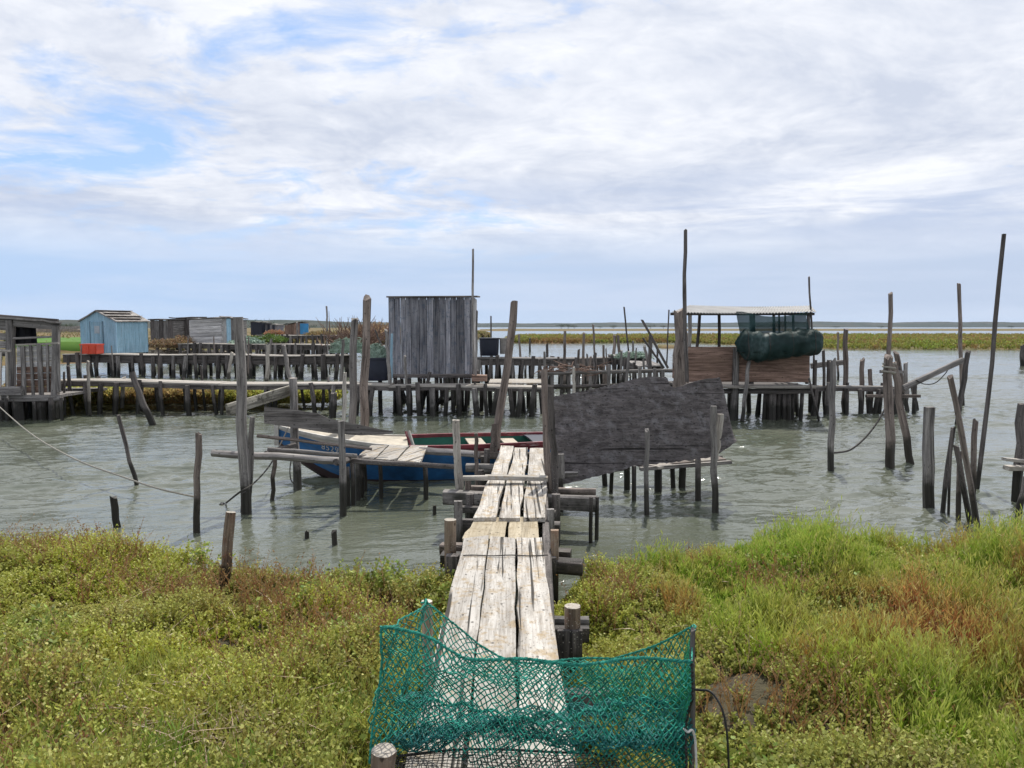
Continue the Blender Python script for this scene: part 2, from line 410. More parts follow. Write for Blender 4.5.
# ---------- foliage ----------
def leaf_mat(name,trans=.34):
    m,t=new_mat(name)
    a=t.attr('tone').outputs['Color']
    b=t.n('ShaderNodeBsdfPrincipled',i={'Base Color':a,'Roughness':.55,'Specular IOR Level':.35})
    tr=t.n('ShaderNodeBsdfTranslucent',i={0:a}); mx=t.n('ShaderNodeMixShader',i={0:trans}); t.set(mx,1,b); t.set(mx,2,tr)
    t.n('ShaderNodeOutputMaterial',i={0:mx}); return m
M['leaf']=leaf_mat('marsh_plant_leaf'); M['straw']=leaf_mat('dry_straw',.2); M['thinleaf']=leaf_mat('thin_marsh_leaf',.62)
def norm(v): return v/np.maximum(np.linalg.norm(v,axis=-1,keepdims=True),1e-9)
def shoots(name,base,height,lean,tone,K,L,W,up_ca,mat,stemw=.0022,tonevar=.22,tipk=1.0,parent=None,kind='stuff',tipcol=None):
    """one mesh of many fine shoots; each is a stem with K small leaves"""
    N=len(base); rng=NP
    tt=(np.arange(K)[None,:]+rng.random((N,K)))/K; tt=.12+.88*tt
    lv=norm(np.stack([rng.normal(size=N),rng.normal(size=N),np.zeros(N)],-1))*lean[:,None]
    up=np.array([0,0,1.0])
    def axis(tv): return base[:,None,:]+height[:,None,None]*(tv[...,None]*up+ (tv**2)[...,None]*lv[:,None,:])
    c=axis(tt)
    ang=rng.random((N,K))*2*np.pi; ca=np.clip(up_ca+rng.normal(size=(N,K))*.15,-.2,.98); sa=np.sqrt(1-ca**2)
    rad=np.stack([np.cos(ang),np.sin(ang),np.zeros_like(ang)],-1)
    d=norm(rad*sa[...,None]+up*ca[...,None]+ (lv[:,None,:]*.5))
    sidev=norm(np.cross(d,rng.normal(size=(N,K,3))))
    l=L*(.6+.8*rng.random((N,K)))*(1-.45*tt*tipk); wv=W*(.7+.6*rng.random((N,K)))
    P0=c; P1=c+d*(l*.55)[...,None]+sidev*wv[...,None]; P2=c+d*l[...,None]; P3=c+d*(l*.5)[...,None]-sidev*wv[...,None]
    co=np.stack([P0,P1,P2,P3],2).reshape(-1,3)
    tn=tone[:,None,:]*(1+tonevar*rng.normal(size=(N,K,1)))*(1+.08*rng.normal(size=(N,K,3)))
    if tipcol is not None: 
        tw=np.clip((tt-.55)/.45,0,1)[...,None]*.65; tn=tn*(1-tw)+np.asarray(tipcol)*tw
    tn=np.clip(tn,.004,.8); tn=np.repeat(tn.reshape(-1,3),4,0)
    # stems
    s0=axis(np.zeros((N,1)))[:,0]; s1=axis(np.full((N,1),.5))[:,0]; s2=axis(np.ones((N,1)))[:,0]
    sv=norm(np.stack([rng.normal(size=N),rng.normal(size=N),np.zeros(N)],-1))*stemw
    S=np.stack([s0-sv,s0+sv,s1+sv*.8,s1-sv*.8, s1-sv*.8,s1+sv*.8,s2+sv*.25,s2-sv*.25],1).reshape(-1,3)
    st=np.repeat(np.clip(tone*np.array([1.1,.95,.9]),.004,.8),8,0)
    co=np.concatenate([co,S]); tn=np.concatenate([tn,st])
    q=np.arange(len(co)).reshape(-1,4)
    me=bpy.data.meshes.new(name); raw_mesh(me,co,q); me.materials.append(mat)
    a=me.attributes.new('tone','FLOAT_COLOR','POINT'); a.data.foreach_set('color',np.concatenate([tn,np.ones((len(tn),1))],1).astype(np.float32).ravel())
    o=bpy.data.objects.new(name,me); col.objects.link(o)
    return tag(o,kind=kind) if kind else o
def lerp(a,b,f): return np.asarray(a)*(1-f[:,None])+np.asarray(b)*f[:,None]
def sm(x,a,b): return np.clip((x-a)/(b-a),0,1)
def sample(x0,x1,y0,y1,dens):
    n=int((x1-x0)*(y1-y0)*dens); x=NP.uniform(x0,x1,n); y=NP.uniform(y0,y1,n)
    k=np.abs(x)<.74*y+1.6; return x[k],y[k]
# low succulent cover, olive and rust, over the whole bank
x,y=sample(-8,8,2.0,9,2000)
h=bank_h(x,y)
cl=fbm(x+7,y+3,1.6,4); k=(h>.045+.06*(vn(x,y,6)-.3))&(np.abs(x-walkx(y))>.30)&(cl>.275)
right=sm(x+.25*(y-5),1.2,2.2)
k&=NP.random(len(x))>right*.75
# bare mud along the inlet beside the walkway
inlet=(x>-2.7)&(x<-.45)&(y>5.95+.5*np.abs(x+1.4)*.3)
tuft=(np.hypot((x+1.25)/.6,(y-6.25)/.24)<1)
k&=(~inlet)|tuft|(NP.random(len(x))<.18)
x,y,h,cl=x[k],y[k],h[k],cl[k]
N=len(x)
pa=fbm(x*1.2+20,y+5,.8,3); pb=fbm(x-11,y+31,1.7,3); pc=vn(x,y,9)
tone=lerp((.18,.205,.028),(.36,.39,.045),sm(pa,.35,.62))
rust=sm(pb,.50,.68)*.8*np.clip(1.0-np.abs(x+1.3)/3.2,.25,1)*sm(y,7.2,5.2)
tone=lerp(tone,(.20,.115,.062),np.clip(rust*.9,0,1)) if False else tone*(1-rust[:,None])+np.array((.27,.175,.075))*rust[:,None]
gg=sm(x,.3,1.0)*.55; tone=tone*(1-gg[:,None])+np.array((.22,.25,.075))*gg[:,None]
yl=sm(3.9-y,0,1.2)*sm(-x,.6,1.6)*.7; tone=tone*(1-yl[:,None])+np.array((.31,.34,.075))*yl[:,None]
tu=np.hypot((x+1.15)/.5,(y-6.2)/.25)<1; tone[tu]=np.array((.19,.30,.05))
st=NP.random(N)<.07; tone[st]=np.array((.30,.25,.15)); br=NP.random(N)<.06; tone[br]=np.array((.16,.07,.04))
hk=fbm(x+31,y+2,3.1,3); ht=(.045+.15*sm(hk,.34,.64)*(.5+.8*NP.random(N)))*(1+.3*sm(y,5,3))
shoots('low_marsh_plants',np.stack([x,y,h-.01],-1),ht,.15+.45*NP.random(N),tone,13,.030,.0066,.55,M['leaf'],tipcol=(.54,.55,.15),tonevar=.32)
# tall upright glasswort and rush on the far side of the walkway
x,y=sample(.5,8,2.0,8.4,2000)
h=bank_h(x,y)
right=sm(x+.30*(y-5)+(fbm(x,y,1.4,3)-.5)*1.0,1.05,1.75)
cl=fbm(x+3,y+17,1.3,4)
k=(NP.random(len(x))<right*.85)&(h>.03)&(cl>.27)
x,y,h,cl=x[k],y[k],h[k],cl[k]; N=len(x)
pa=fbm(x+2,y+50,.9,3)
tone=lerp((.18,.30,.028),(.36,.45,.05),sm(pa,.38,.62))
viv=np.exp(-(((x-2.0)/1.0)**2+((y-5.6)/.9)**2))*.95; tone=tone*(1-viv[:,None])+np.array((.20,.38,.028))*viv[:,None]
rd=np.clip(np.exp(-(((x-2.65)/.75)**2+((y-4.55)/.6)**2))*1.6*sm(fbm(x+9,y,2.2,3),.30,.52),0,1)
rd=np.maximum(rd,sm(fbm(x+70,y+8,1.9,3),.58,.66)*.75)
tone=tone*(1-rd[:,None])+np.array((.38,.15,.07))*rd[:,None]
st=NP.random(N)<.06; tone[st]=np.array((.36,.29,.16))
hk=fbm(x+31,y+2,2.4,3); ht=(.12+.42*sm(hk,.28,.72)*(.55+.75*NP.random(N)))*np.clip(.45+.25*(x-.6),.5,1.0)*np.clip(1.35-.14*x,.55,1)*np.clip(.55+(shore(x)-y)*.6,.5,1)
shoots('tall_glasswort_plants',np.stack([x,y,h-.01],-1),ht,.08+.34*NP.random(N),tone,16,.056,.0033,.88,M['leaf'],tipk=.5,tipcol=(.54,.54,.14),tonevar=.3)
x,y=sample(-7,7,2.3,7.6,420); h=bank_h(x,y); pt_=fbm(x+90,y+44,1.15,4); k=(h>.08)&(np.abs(x-walkx(y))>.36)&(pt_>.56)&(x<2.4)
x,y,h=x[k],y[k],h[k]; N=len(x)
tone=lerp((.22,.27,.06),(.33,.38,.085),NP.random(N))
shoots('pale_sea_purslane',np.stack([x,y,h],-1),.10+.12*NP.random(N),.2+.5*NP.random(N),tone,16,.042,.0105,.45,M['leaf'],tipk=.6,stemw=.003)
x,y=sample(-7,7,2.3,7.4,260); h=bank_h(x,y); pt_=fbm(x+15,y+77,1.3,4); k=(h>.08)&(np.abs(x-walkx(y))>.36)&((pt_>.585)|(NP.random(len(x))<.035))&(y<shore(x)-.55)
x,y,h=x[k],y[k],h[k]; N=len(x)
tone=lerp((.22,.11,.05),(.32,.23,.10),NP.random(N))
shoots('brown_seeding_stems',np.stack([x,y,h],-1),.16+.17*NP.random(N),.2+.6*NP.random(N),tone,14,.022,.0045,.7,M['leaf'],tipk=.3,stemw=.0035)
# grass blades at the very front on the left
x,y=sample(-6,-.55,2.0,4.1,1500); h=bank_h(x,y); k=NP.random(len(x))<sm(4.2-y+(fbm(x,y,1.5,3)-.5)*1.6,0,.9)*.8
x,y,h=x[k],y[k],h[k]; N=len(x)
tone=lerp((.19,.29,.045),(.37,.38,.09),sm(fbm(x,y,1.8,3),.38,.62))
shoots('rush_grass',np.stack([x,y,h-.01],-1),.10+.14*NP.random(N),.2+.5*NP.random(N),tone,5,.11,.0028,.88,M['leaf'])
# dead stalks washed up among the plants
x=NP.normal(-1.55,.40,520); y=NP.normal(3.35,.2,520); h=bank_h(x,y)
x2,y2=sample(-6,6,2.4,7,5); h2=bank_h(x2,y2); k=(h2>.1)&(np.abs(x2-walkx(y2))>.35)
x=np.concatenate([x,x2[k]]); y=np.concatenate([y,y2[k]]); h=np.concatenate([h,h2[k]]); N=len(x)
shoots('dead_reed_stalks',np.stack([x,y,h+.05+.08*NP.random(N)],-1),.03+.05*NP.random(N),1.5+3*NP.random(N),np.tile((.42,.36,.27),(N,1)),1,.07,.0025,.2,M['straw'],stemw=.0035)

# ---------- the marsh islands and the land across the channel ----------
def spit(name,near,far,hgt,mat,nx=160,ny=24,rough=.35,rise=14):
    """low island between a near and a far shoreline, both lists of (x,y) from west to east"""
    near=np.array(near,float); far=np.array(far,float); u=np.linspace(0,1,nx)
    def rs(p): 
        s=np.concatenate([[0],np.cumsum(np.hypot(*np.diff(p,axis=0).T))]); s/=s[-1]
        return np.stack([np.interp(u,s,p[:,0]),np.interp(u,s,p[:,1])],-1)
    a,b=rs(near),rs(far); v=np.linspace(0,1,ny)**1.6
    X=a[:,None,0]*(1-v)+b[:,None,0]*v; Y=a[:,None,1]*(1-v)+b[:,None,1]*v
    wob=(fbm(X*.2,Y*.2+5,.6,4)-.5); sc=np.abs(b-a).mean()*.05
    Y=Y+wob*sc*rough*4*(1-v)
    e=np.minimum(np.minimum(v*rise,1),np.minimum((1-v)*8,1))*np.minimum(np.minimum(u*30,1),np.minimum((1-u)*30,1))[:,None]
    Z=-.25+(hgt+.25)*e**.7+(fbm(X,Y,.3,4)-.5)*.35*hgt*e
    o=grid_mesh(name,X,Y,Z,mat); tag(o,kind='structure'); return X,Y,Z
def W(px,py,z=0): p=onz(px,py,z); return (p.x,p.y)
isl=spit('marsh_island',[W(497,343),W(545,343.6),W(600,343.4),W(680,343),W(740,346),W(830,350),W(930,350),W(1040,350.5),W(1300,352)],
     [W(500,339),(5,150),(40,168),(110,172),(170,165),(240,150)],.45,M['marsh'])
spit('small_marsh_island',[W(657,348),W(668,348.6),W(684,348)],[W(657,346.4),W(668,346),W(684,346.3)],.25,M['marsh'],40,8)
spit('far_marsh_shore',[W(470,331.2),W(560,331.2),W(700,331),W(900,331),W(1100,331),W(1500,331)],[(-40,800),(60,820),(260,830),(560,830),(760,800),(900,700)],.5,M['marsh'],120,10)
land=spit('marsh_land',[(-160,40),W(-60,372),W(40,369),W(80,363),W(150,359),W(240,353),W(300,348),W(345,346),W(400,343.5),W(470,340.5),W(492,337)],
     [(-700,500),(-480,1000),(-330,1500),(-240,1700),(-180,1800),(-140,1700),(-110,1500),(-90,1200),(-60,800),(-30,500),(-8,330)],.75,M['marsh'],220,60,rise=110)
spit('creek_marsh',[W(20,409),W(75,407),W(130,405),W(200,404),W(262,404),W(310,402)],[W(20,395),W(75,396),W(130,396.5),W(200,397),W(262,398),W(310,399)],.22,M['marsh'],80,14)
spit('green_field',[W(10,344.5,.95),W(60,344.5,.95),W(95,344.5,.95)],[W(0,337.0,1.0),W(60,337.0,1.0),W(110,337.0,1.0)],1.02,M['field'],30,24,rise=60)
def marsh_cover(name,Xg,Yg,Zg,n,hmin,hmax,L,Wd,c1,c2,c3,ymax=1e9,K=7,mat='leaf'):
    ni,nj=Xg.shape; area_w=NP.random(n); i=NP.integers(0,ni-1,n); 
    j=np.clip((NP.random(n)**1.5*(nj-1)),0,nj-2).astype(int); a,b=NP.random(n),NP.random(n)
    def g(A): return A[i,j]*(1-a)*(1-b)+A[i+1,j]*a*(1-b)+A[i,j+1]*(1-a)*b+A[i+1,j+1]*a*b
    x,y,z=g(Xg),g(Yg),g(Zg); k=(z>.03)&(y<ymax); x,y,z=x[k],y[k],z[k]; N=len(x)
    f=fbm(x,y,.12,4); f2=fbm(x+60,y,.35,3)
    tone=lerp(c1,c2,sm(f,.36,.60)); tone=tone*(1-sm(f2,.5,.66)[:,None])+np.array(c3)*sm(f2,.5,.66)[:,None]
    return shoots(name,np.stack([x,y,z-.05],-1),hmin+(hmax-hmin)*NP.random(N),.1+.4*NP.random(N),tone,K,L,Wd,.75,M[mat],stemw=Wd*.5)
marsh_cover('island_marsh_plants',*isl,30000,.2,.5,.30,.07,(.24,.29,.055),(.27,.25,.075),(.29,.20,.08))
marsh_cover('shore_marsh_plants',*land,24000,.10,.38,.26,.06,(.17,.19,.05),(.25,.21,.09),(.30,.24,.13),ymax=200)
X,Y=np.meshgrid(np.linspace(-14.5,-4.6,80),np.linspace(19.35,21.4,20),indexing='ij')
marsh_cover('creek_marsh_plants',X,Y,np.full_like(X,.22),9000,.16,.36,.14,.022,(.26,.33,.055),(.36,.36,.085),(.30,.22,.09),ymax=21.3,mat='thinleaf')

# hills across the estuary
def hill(name,x0,x1,y0,y1,hs,nx,seed,px=None):
    X,Y=np.meshgrid(np.linspace(x0,x1,nx),np.linspace(y0,y1,30),indexing='ij')
    v=(Y-y0)/(y1-y0); u=(X-x0)/(x1-x0); pr=np.sin(np.pi*np.clip(v,0,1))**.8*np.minimum(1,np.minimum(u*8,(1-u)*8))
    r=fbm(X+seed,np.zeros_like(X)+seed,1/900,5); r2=fbm(X+seed,Y,1/130,4)
    Z=-2+(hs*(.35+1.0*r)+10*(r2-.4))*pr
    return tag(grid_mesh(name,X,Y,Z,M['hill']),kind='structure')
hill('far_hills',-3600,6500,5200,6600,46,420,300)
hill('wooded_ridge',-2600,-250,1900,2500,26,300,900)
V=Vector
def up_(p,z): return V((p.x,p.y,z))
# =====================================================================
# single posts and poles
# =====================================================================
def post(name,label,cat,xt,yt,xb,yb,wpx,mat='grey',sq=False,Y=None,zb=None,dy=0.0,group=None,bend=0,thin=1.0,seg=7,base_z=-.5,logend=False,rough=.09):
    """a stake from its foot (on the water unless zb or Y is given) to its top"""
    if Y is None: foot=onz(xb,yb,zb or 0.0)
    else: foot=at(xb,yb,Y)
    Yf=foot.y; top=at(xt,yt,Yf+dy)
    r=wpx/2*Yf/F
    d=(top-foot)
    root=foot+d.normalized()*(base_z if Y is None else 0.0)*1.0
    pts=[];rs=[]
    sidev=V((1,0,0)) if abs(d.x)<abs(d.z) else V((0,0,1))
    for i in range(seg+1):
        t_=i/seg; p=root.lerp(top,t_)
        if 0<i<seg: p=p+V((random.uniform(-1,1),random.uniform(-1,1),0))*r*.34*min(1,d.length/(22*r))
        p=p+sidev*bend*math.sin(math.pi*t_*1.0)*r*2
        pts.append(p); rs.append(r*(1.06-.12*t_)*(thin if i==seg and thin!=1 else 1)*random.uniform(.95,1.05))
    mb=MB()
    if sq:
        c=.15
        profs=[]
        for q in rs:
            a=q; b=q*random.uniform(.6,.75)
            P=[(a,-b+c*b),(a,b-c*b),(a-c*a,b),(-a+c*a,b),(-a,b-c*b),(-a,-b+c*b),(-a+c*a,-b),(a-c*a,-b)]
            profs.append([(x*random.uniform(.93,1.05),y*random.uniform(.93,1.05)) for x,y in P])
        mb.loft(pts,profs)
    else: mb.tube(pts,rs,n=12 if wpx>6 else 8,rough=rough,capm=1 if logend else None,rag=.0 if logend else .8)
    o=mb.build(name,[M[mat],M['logend']] if logend else M[mat])
    return tag(o,label,cat,group)
GL='mooring stakes standing in the near channel'
GR='mooring stakes on the open channel side'
GM='stakes among the far walkways'
# --- west side, near channel
post('mooring_post','tall thick grey timber post leaning beside the broken crossbar frame, its top cut slanted','post',238,317,247,514,9.5,'grey',sq=True,group=GL)
post('split_stake','short split grey stake tied against the tall leaning timber post','stake',252.5,417,247.5,513,5,'grey',sq=True,group=GL)
post('mooring_stake','thin dark stake leaning to the left alone in open water','stake',118,415,136.5,486,4.2,'dark',group=GL)
post('mooring_stake','short black round stump rising from water at the grassy edge','stake',113.5,497,117.5,527,7,'dark',group=GL)
post('mooring_post','upright brown weathered post standing alone at the grassy water edge','post',198.5,433,197,533,7,'brown',group=GL)
post('bank_post','bleached round post with blackened foot, planted in the marsh plants','post',231,512,224,590,10.5,'log',zb=.12,group=GL,logend=True,base_z=-.1)
post('mooring_stake','dark sloping plank stake leaning against the long low walkway','stake',132,372,152,425,5.5,'dark',sq=True,group=GL)
post('mooring_post','grey post bound to the lichen crossbar, with a loose rope at its foot','post',293,378,297,490,8,'grey',group=GL,logend=True)
post('mooring_stake','slim grey stake leaning upward from the post with lichen crossbar','stake',284,345,293,395,4.5,'grey',Y=10.0,group=GL)
post('mooring_stake','thin dark stake propping the poles left of the boat bow','stake',275,453,272,500,4.5,'brown',group=GL)
post('mooring_post','square topped grey post, shorter of the pair standing behind the boat bow','post',355,319,352,470,7.5,'grey',group=GL,rough=.05)
post('mooring_post','bark covered tall post, taller of the pair standing behind the boat bow','post',367,297,363,470,8,'brown',group=GL,rough=.16)
post('mooring_stake','pale slim stake standing low beside the pair of posts','stake',345,372,344,447,4,'pale',group=GL)
post('mooring_post','stout post with crooked tip leaning over the end of the plank walkway','post',514.5,301,496,448,8,'brown',Y=10.42,dy=-.1,group=GL,rough=.12)
post('stump','smallest dark stump poking from shallow water at the muddy inlet','stump',307,531,307,539,5,'dark',group=GL)
post('stump','mossy dark stump in shallow water near the muddy inlet','stump',334,531,335,545,6,'dark',group=GL)
post('stump','tiny black double stump in the water beside the walkway','stump',434.5,506,434.5,515,4,'dark',group=GL)
post('stump','black stump between the low walkway and the boat posts','stump',334,393,333,417,6.5,'dark',group=GL)
post('mooring_stake','pale grey board stake standing at the walkway above the boat stern','stake',456,420,460,492,7.5,'pale',sq=True,Y=8.0,group=GL)
post('mooring_stake','short dark stake between the pale board stake and the walkway','stake',476,433,477,487,4,'brown',Y=8.6,group=GL)
post('mooring_post','reddish square block post at the far end of the plank walkway','post',495,424,494,452,7.5,'brown',sq=True,Y=10.35,group=GL)
# --- the pair on the panel side of the walkway
post('walkway_post','tall weathered brown post at the walkway corner touching the black panel','post',544.5,370,549,492,6.5,'brown',Y=8.0,group=GL,rough=.12)
post('walkway_post','dark square post beside the tall corner post, against the black panel','post',551,386,555,497,7,'dark',sq=True,Y=7.85,group=GL)
post('walkway_post','small pale square peg in front of the black panel near the walkway','stake',561,454,561.5,478,6.5,'grey',sq=True,Y=8.0,group=GL)
post('mooring_stake','round grey stake standing in front of the middle of the black panel','stake',647,430,646.5,514,5,'grey',group=GL)
post('mooring_stake','upright square stake before the torn end of the black panel','stake',713.5,406,714.5,512,6,'grey',sq=True,group=GL)
post('mooring_stake','pale slanting stake board crossing the torn end of the black panel','stake',720.5,414,714.5,459,6.5,'pale',sq=True,Y=8.75,group=GL)
# --- east side, open channel
post('mooring_post','light grey post with a rope end tied low, nearest the dark twin posts','post',833,360,831,469,6.5,'grey',group=GR)
post('mooring_post','round topped brown post rising above the right jetty beside the cabin','post',846,329,844,412,5.5,'brown',group=GR)
post('mooring_post','plain brown post on the right jetty, shorter than its round topped neighbour','post',862.5,359,861,412,5,'brown',group=GR)
post('mooring_stake','short thin double stake on the right jetty crossbar','stake',870,369,871,412,4.5,'brown',group=GR)
post('mooring_pole','tall dark straight pole rising behind the roped mooring post','pole',890.5,293,888,410,4.2,'brown',group=GR)
post('mooring_post','thick brown post wrapped with rope near its top, foot black with weed','post',888.5,356,889.5,466,9,'brown',group=GR)
post('mooring_post','dark post leaning away from the roped mooring post','post',893,363,910.5,461,7.5,'brown',group=GR)
post('mooring_stake','grey stake behind the roped post, leaning to the right','stake',896,352,905,405,5.5,'brown',group=GR)
post('mooring_stake','bluish upright stake where the diagonal timber rests','stake',905.5,363,907,411,4,'grey',group=GR)
post('mooring_stake','short dark stake under the lower end of the diagonal timber','stake',912,384,917,410,4,'dark',group=GR)
post('mooring_post','flat topped broad grey board post standing alone in open water','post',929.5,407,927,507,9.5,'grey',sq=True,group=GR)
post('mooring_pole','tall straight dark pole behind the forked stakes','pole',959,283,962.5,405,3.8,'brown',group=GR)
post('mooring_stake','dark notched stake leaning at the foot of the tall straight pole','stake',968,351,957,425,5.2,'dark',group=GR)
post('mooring_pole','longest slender pole, leaning far to the right over open water','pole',1004,234,976.5,490,4,'dark',group=GR,bend=.35)
post('mooring_stake','long leaning stake crossing the stake cluster by the grassy bank','stake',950,376,977,524,6,'brown',group=GR,bend=.2)
post('mooring_stake','dark stake leaning the opposite way at the left of the stake cluster','stake',953.5,427,942.5,513,5,'dark',group=GR)
post('mooring_stake','thin inner stake of the cluster, hidden behind the dark leaning one','stake',952,430,948.5,515,2.6,'dark',group=GR)
post('mooring_stake','black weedy stake at the middle of the stake cluster','stake',956,446,970,521,5.5,'dark',group=GR)
post('mooring_stake','short upright stake under the crossing of the stake cluster','stake',960,452,958,519,5,'brown',group=GR)
post('mooring_stake','short brown stake beside the foot of the longest slender pole','stake',975.5,420,972.5,500,5.5,'brown',group=GR)
post('mooring_post','thick post carrying two short boards at the edge of the channel','post',1022,403,1016,502,9,'dark',group=GR)
post('mooring_stake','dark stake leaning outward at the bank below the boarded post','stake',1026,476,1015.5,533,6,'dark',group=GR)
post('mooring_post','far black stump alone in the channel beyond the longest pole','post',1023,345,1023,366,5,'dark',group=GR)
mb=MB(); y0=8.9
mb.beam(at(1004,459,y0),at(1030,462,y0),.10,.035,seg=2); mb.beam(at(1006,468,y0+.1),at(1032,468,y0+.1),.12,.05,seg=2)
tag(mb.build('board_rest',M['pale']),'pair of short boards nailed across the thick post at the channel edge','board')
mb=MB(); mb.beam(at(903,388,18.3),at(963,360,18.6),.09,.13,seg=5)
tag(mb.build('diagonal_timber',M['grey']),'long grey timber sloping up from the jetty to the tall dark pole','timber')
# --- stakes among the far walkways (background)
bg=[(565,225,564,394,2.6,'thin dark upright stake behind the dead branches'),(584,240,583,392,2.6,'dark stake second behind the dead branches rail'),
(593,180,597,390,2.0,'slim tall dark stake piercing the rail near the black panel'),(603.5,330,604,392,2.6,'short grey stake above the middle of the rail'),
(614.5,255,613.5,384,3,'thick dark stake at the net covered far jetty'),(618,262,622,384,3,'leaning twin of the thick dark stake at the far jetty')]
for xt,yt,xb,yb,wp,lb in bg:
    yt2=300+yt/7.31
    post('far_stake',lb,'stake',xt,yt2,xb,yb,wp,'brown',group=GM)
post('far_pole','crooked thin pole rising well above the rail behind the black panel','pole',624,307,630,384,1.7,'dark',group=GM,bend=.5)
post('far_pole','dark pole leaning right, crossing another near the big bark post','pole',642,320,668,368,2.4,'dark',Y=22,group=GM)
post('far_pole','second crossing pole, lower and flatter, near the big bark post','pole',643,338,664,368,2.4,'dark',Y=22.3,group=GM)
post('far_stake','dark upright stake where the two poles cross','stake',651,334,649,380,4,'dark',Y=25,group=GM)
post('far_stake','grey short stake leaning into the crossing poles','stake',644.5,346,650,370,3,'grey',Y=25.3,group=GM)
post('far_pole','hair thin straight pole just beside the big bark post','pole',669,310,666.5,366,1.4,'dark',Y=24,group=GM)
post('far_stake','grey stake beyond the net covered far jetty','stake',633,341,633.5,379,2.4,'grey',group=GM)
post('far_stake','pale grey stake standing out before the rail','stake',573.5,367,574,396,3.2,'pale',Y=18,group=GM)
post('far_stake','plain brown stake under the rail by the black panel','stake',595,354,594.5,388,4,'grey',Y=20.3,group=GM)
post('far_stake','dark thin stake before the far dark beam, close to the tank','stake',547,344,547,384,2.6,'dark',group=GM)
post('far_stake','thin pole standing beyond the grey plank hut','pole',491,316,491,376,1.6,'dark',group=GM)
post('far_stake','short bent stake by the walkway beyond the plank hut','stake',519,334,521,372,2.2,'brown',group=GM)
post('far_stake','thin stake in open water beyond the plank hut','stake',530,338,530,352,2.2,'dark',group=GM)
post('far_pole','tall pale bent pole rising beside the roof of the grey plank hut','pole',473,249,475,384,2.2,'grey',Y=18.6,group=GM,bend=-.6)
post('far_stake','thin stake leaning by the wall of the grey plank hut','stake',477,311,476,375,2,'grey',Y=18.5,group=GM)
post('far_stake','grey stake leaning at the near corner of the grey plank hut','stake',386,330,390,384,3.4,'grey',Y=17.9,group=GM)
post('far_stake','blue streaked thin stake at the near corner of the plank hut','stake',392,334,391,380,2.2,'hutblue',Y=18.1,group=GM)
post('far_pole','lone tall mast pole standing in the distant marsh','pole',326.5,306,328,344,1.8,'grey',Y=80,group=GM)
for xt,yt,xb,yb,wp,Yv,lb,mt in [(265,344,270,378,3,30,'grey stake between the two long walkways, beyond the leaning post','grey'),(232,352,228,379,3.4,29,'pale stake leaning before the second walkway','pale'),
  (268,345,267,382,4,26,'stout pale stake before the second walkway','pale'),(343,340,341,381,3.2,25,'grey stake at the end of the second walkway','grey'),(64,372,65,415,2.4,17.9,'thin dark stake at the corner of the open shed','dark'),
  (88,361,90,415,3.2,18.1,'pale stake rising through the low walkway near the shed','pale'),(375,330,381,345,1.6,26,'thin branch stake standing in the brushwood','dark'),
  (124,377,122,408,4,19.2,'short bright topped stake behind the low walkway','pale'),(405,356,406,384,3,17.6,'weathered stake under the near wall of the plank hut','grey'),
  (297,322,298,344,2,60,'far thin stake in the dry marsh','grey'),(352,318,352,343,1.6,70,'farthest thin stake in the dry marsh','grey')]:
    post('far_stake',lb,'stake',xt,yt,xb,yb,wp,mt,Y=Yv,group=GM,base_z=0)
for i,(xa,yt,yb) in enumerate([(679.5,318,353),(786,399-60,349),(825,336,352),(838,333,370),(855,341,351)]): pass
post('far_stake','thin stake standing between the cabin and the marsh island','stake',838,332,838,380,2.2,'brown',group=GM)
post('far_stake','dark stake close to the cabin end under the green net roll','stake',823.5,350,824.5,415,3.2,'dark',group=GM)
post('far_pole','tall thin pole rising above the corrugated cabin roof','pole',809,277,815,385,2,'dark',Y=17.9,group=GM)
post('far_pole','thin crooked pole slanting into the water under the cabin end','pole',809,378,819,421,2.2,'dark',Y=17.0,group=GM)
post('far_pole','very tall knotty pole standing against the big bark post','pole',685.5,230,687,382,3.6,'dark',Y=16.2,group=GM,bend=-.5,rough=.15)
post('bark_post','very thick bark covered post at the corner of the open cabin','post',680,309,679.5,424,14,'brown',group=GM,rough=.14,seg=9)

# =====================================================================
# the plank walkway in front
# =====================================================================
wk=empty('plank_walkway',(walkx(5.5),5.5,0),'bleached plank walkway on posts leading from the grass toward the moored boat','walkway')
def plank(name,pts4,z,th,parent,mat='deck',seg=10,jit=.01):
    """pts4: pixel corners near-left, near-right, far-right, far-left seen on the plane at height z"""
    nl,nr,fr,fl=[onz(px,py,z) for px,py in pts4]
    # extend to a real board: grid across
    mb=MB(); g=[]
    tint=random.uniform(.84,1.1)
    for i in range(seg+1):
        t_=i/seg; a=nl.lerp(fl,t_); b=nr.lerp(fr,t_)
        ja=random.uniform(-jit,jit); jb=random.uniform(-jit,jit); zz=random.uniform(-.004,.004)
        a=a+V((ja,0,0)); b=b+V((jb,0,0))
        g.append([a.lerp(b,k/3)+V((0,0,zz+(.004 if k in(0,3) else 0)*random.uniform(-1,1))) for k in range(4)])
    mb.sheet(g,th,(0,0,1),tint=tint)
    return mb.build(name,M[mat],parent)
def ext(p,q,py):  # extend the line p->q to the row py
    t_=(py-p[1])/(q[1]-p[1]); return (p[0]+(q[0]-p[0])*t_,py)
seams=[((443,620),(463.5,541)),((478,644),(490,538)),((517,657),(516,540)),((560.5,661),(542,540))]
near=1400
def gap(p,d): return (p[0]+d,p[1])
for i in range(3):
    a0,a1=seams[i]; b0,b1=seams[i+1]
    nlp=ext(a1,a0,near); nrp=ext(b1,b0,near)
    plank('plank',[gap(nlp,4),gap(nrp,-4),gap(b1,-.8),gap(a1,.8)],.482-.004*(i%2),.04,wk,jit=.008,seg=16)
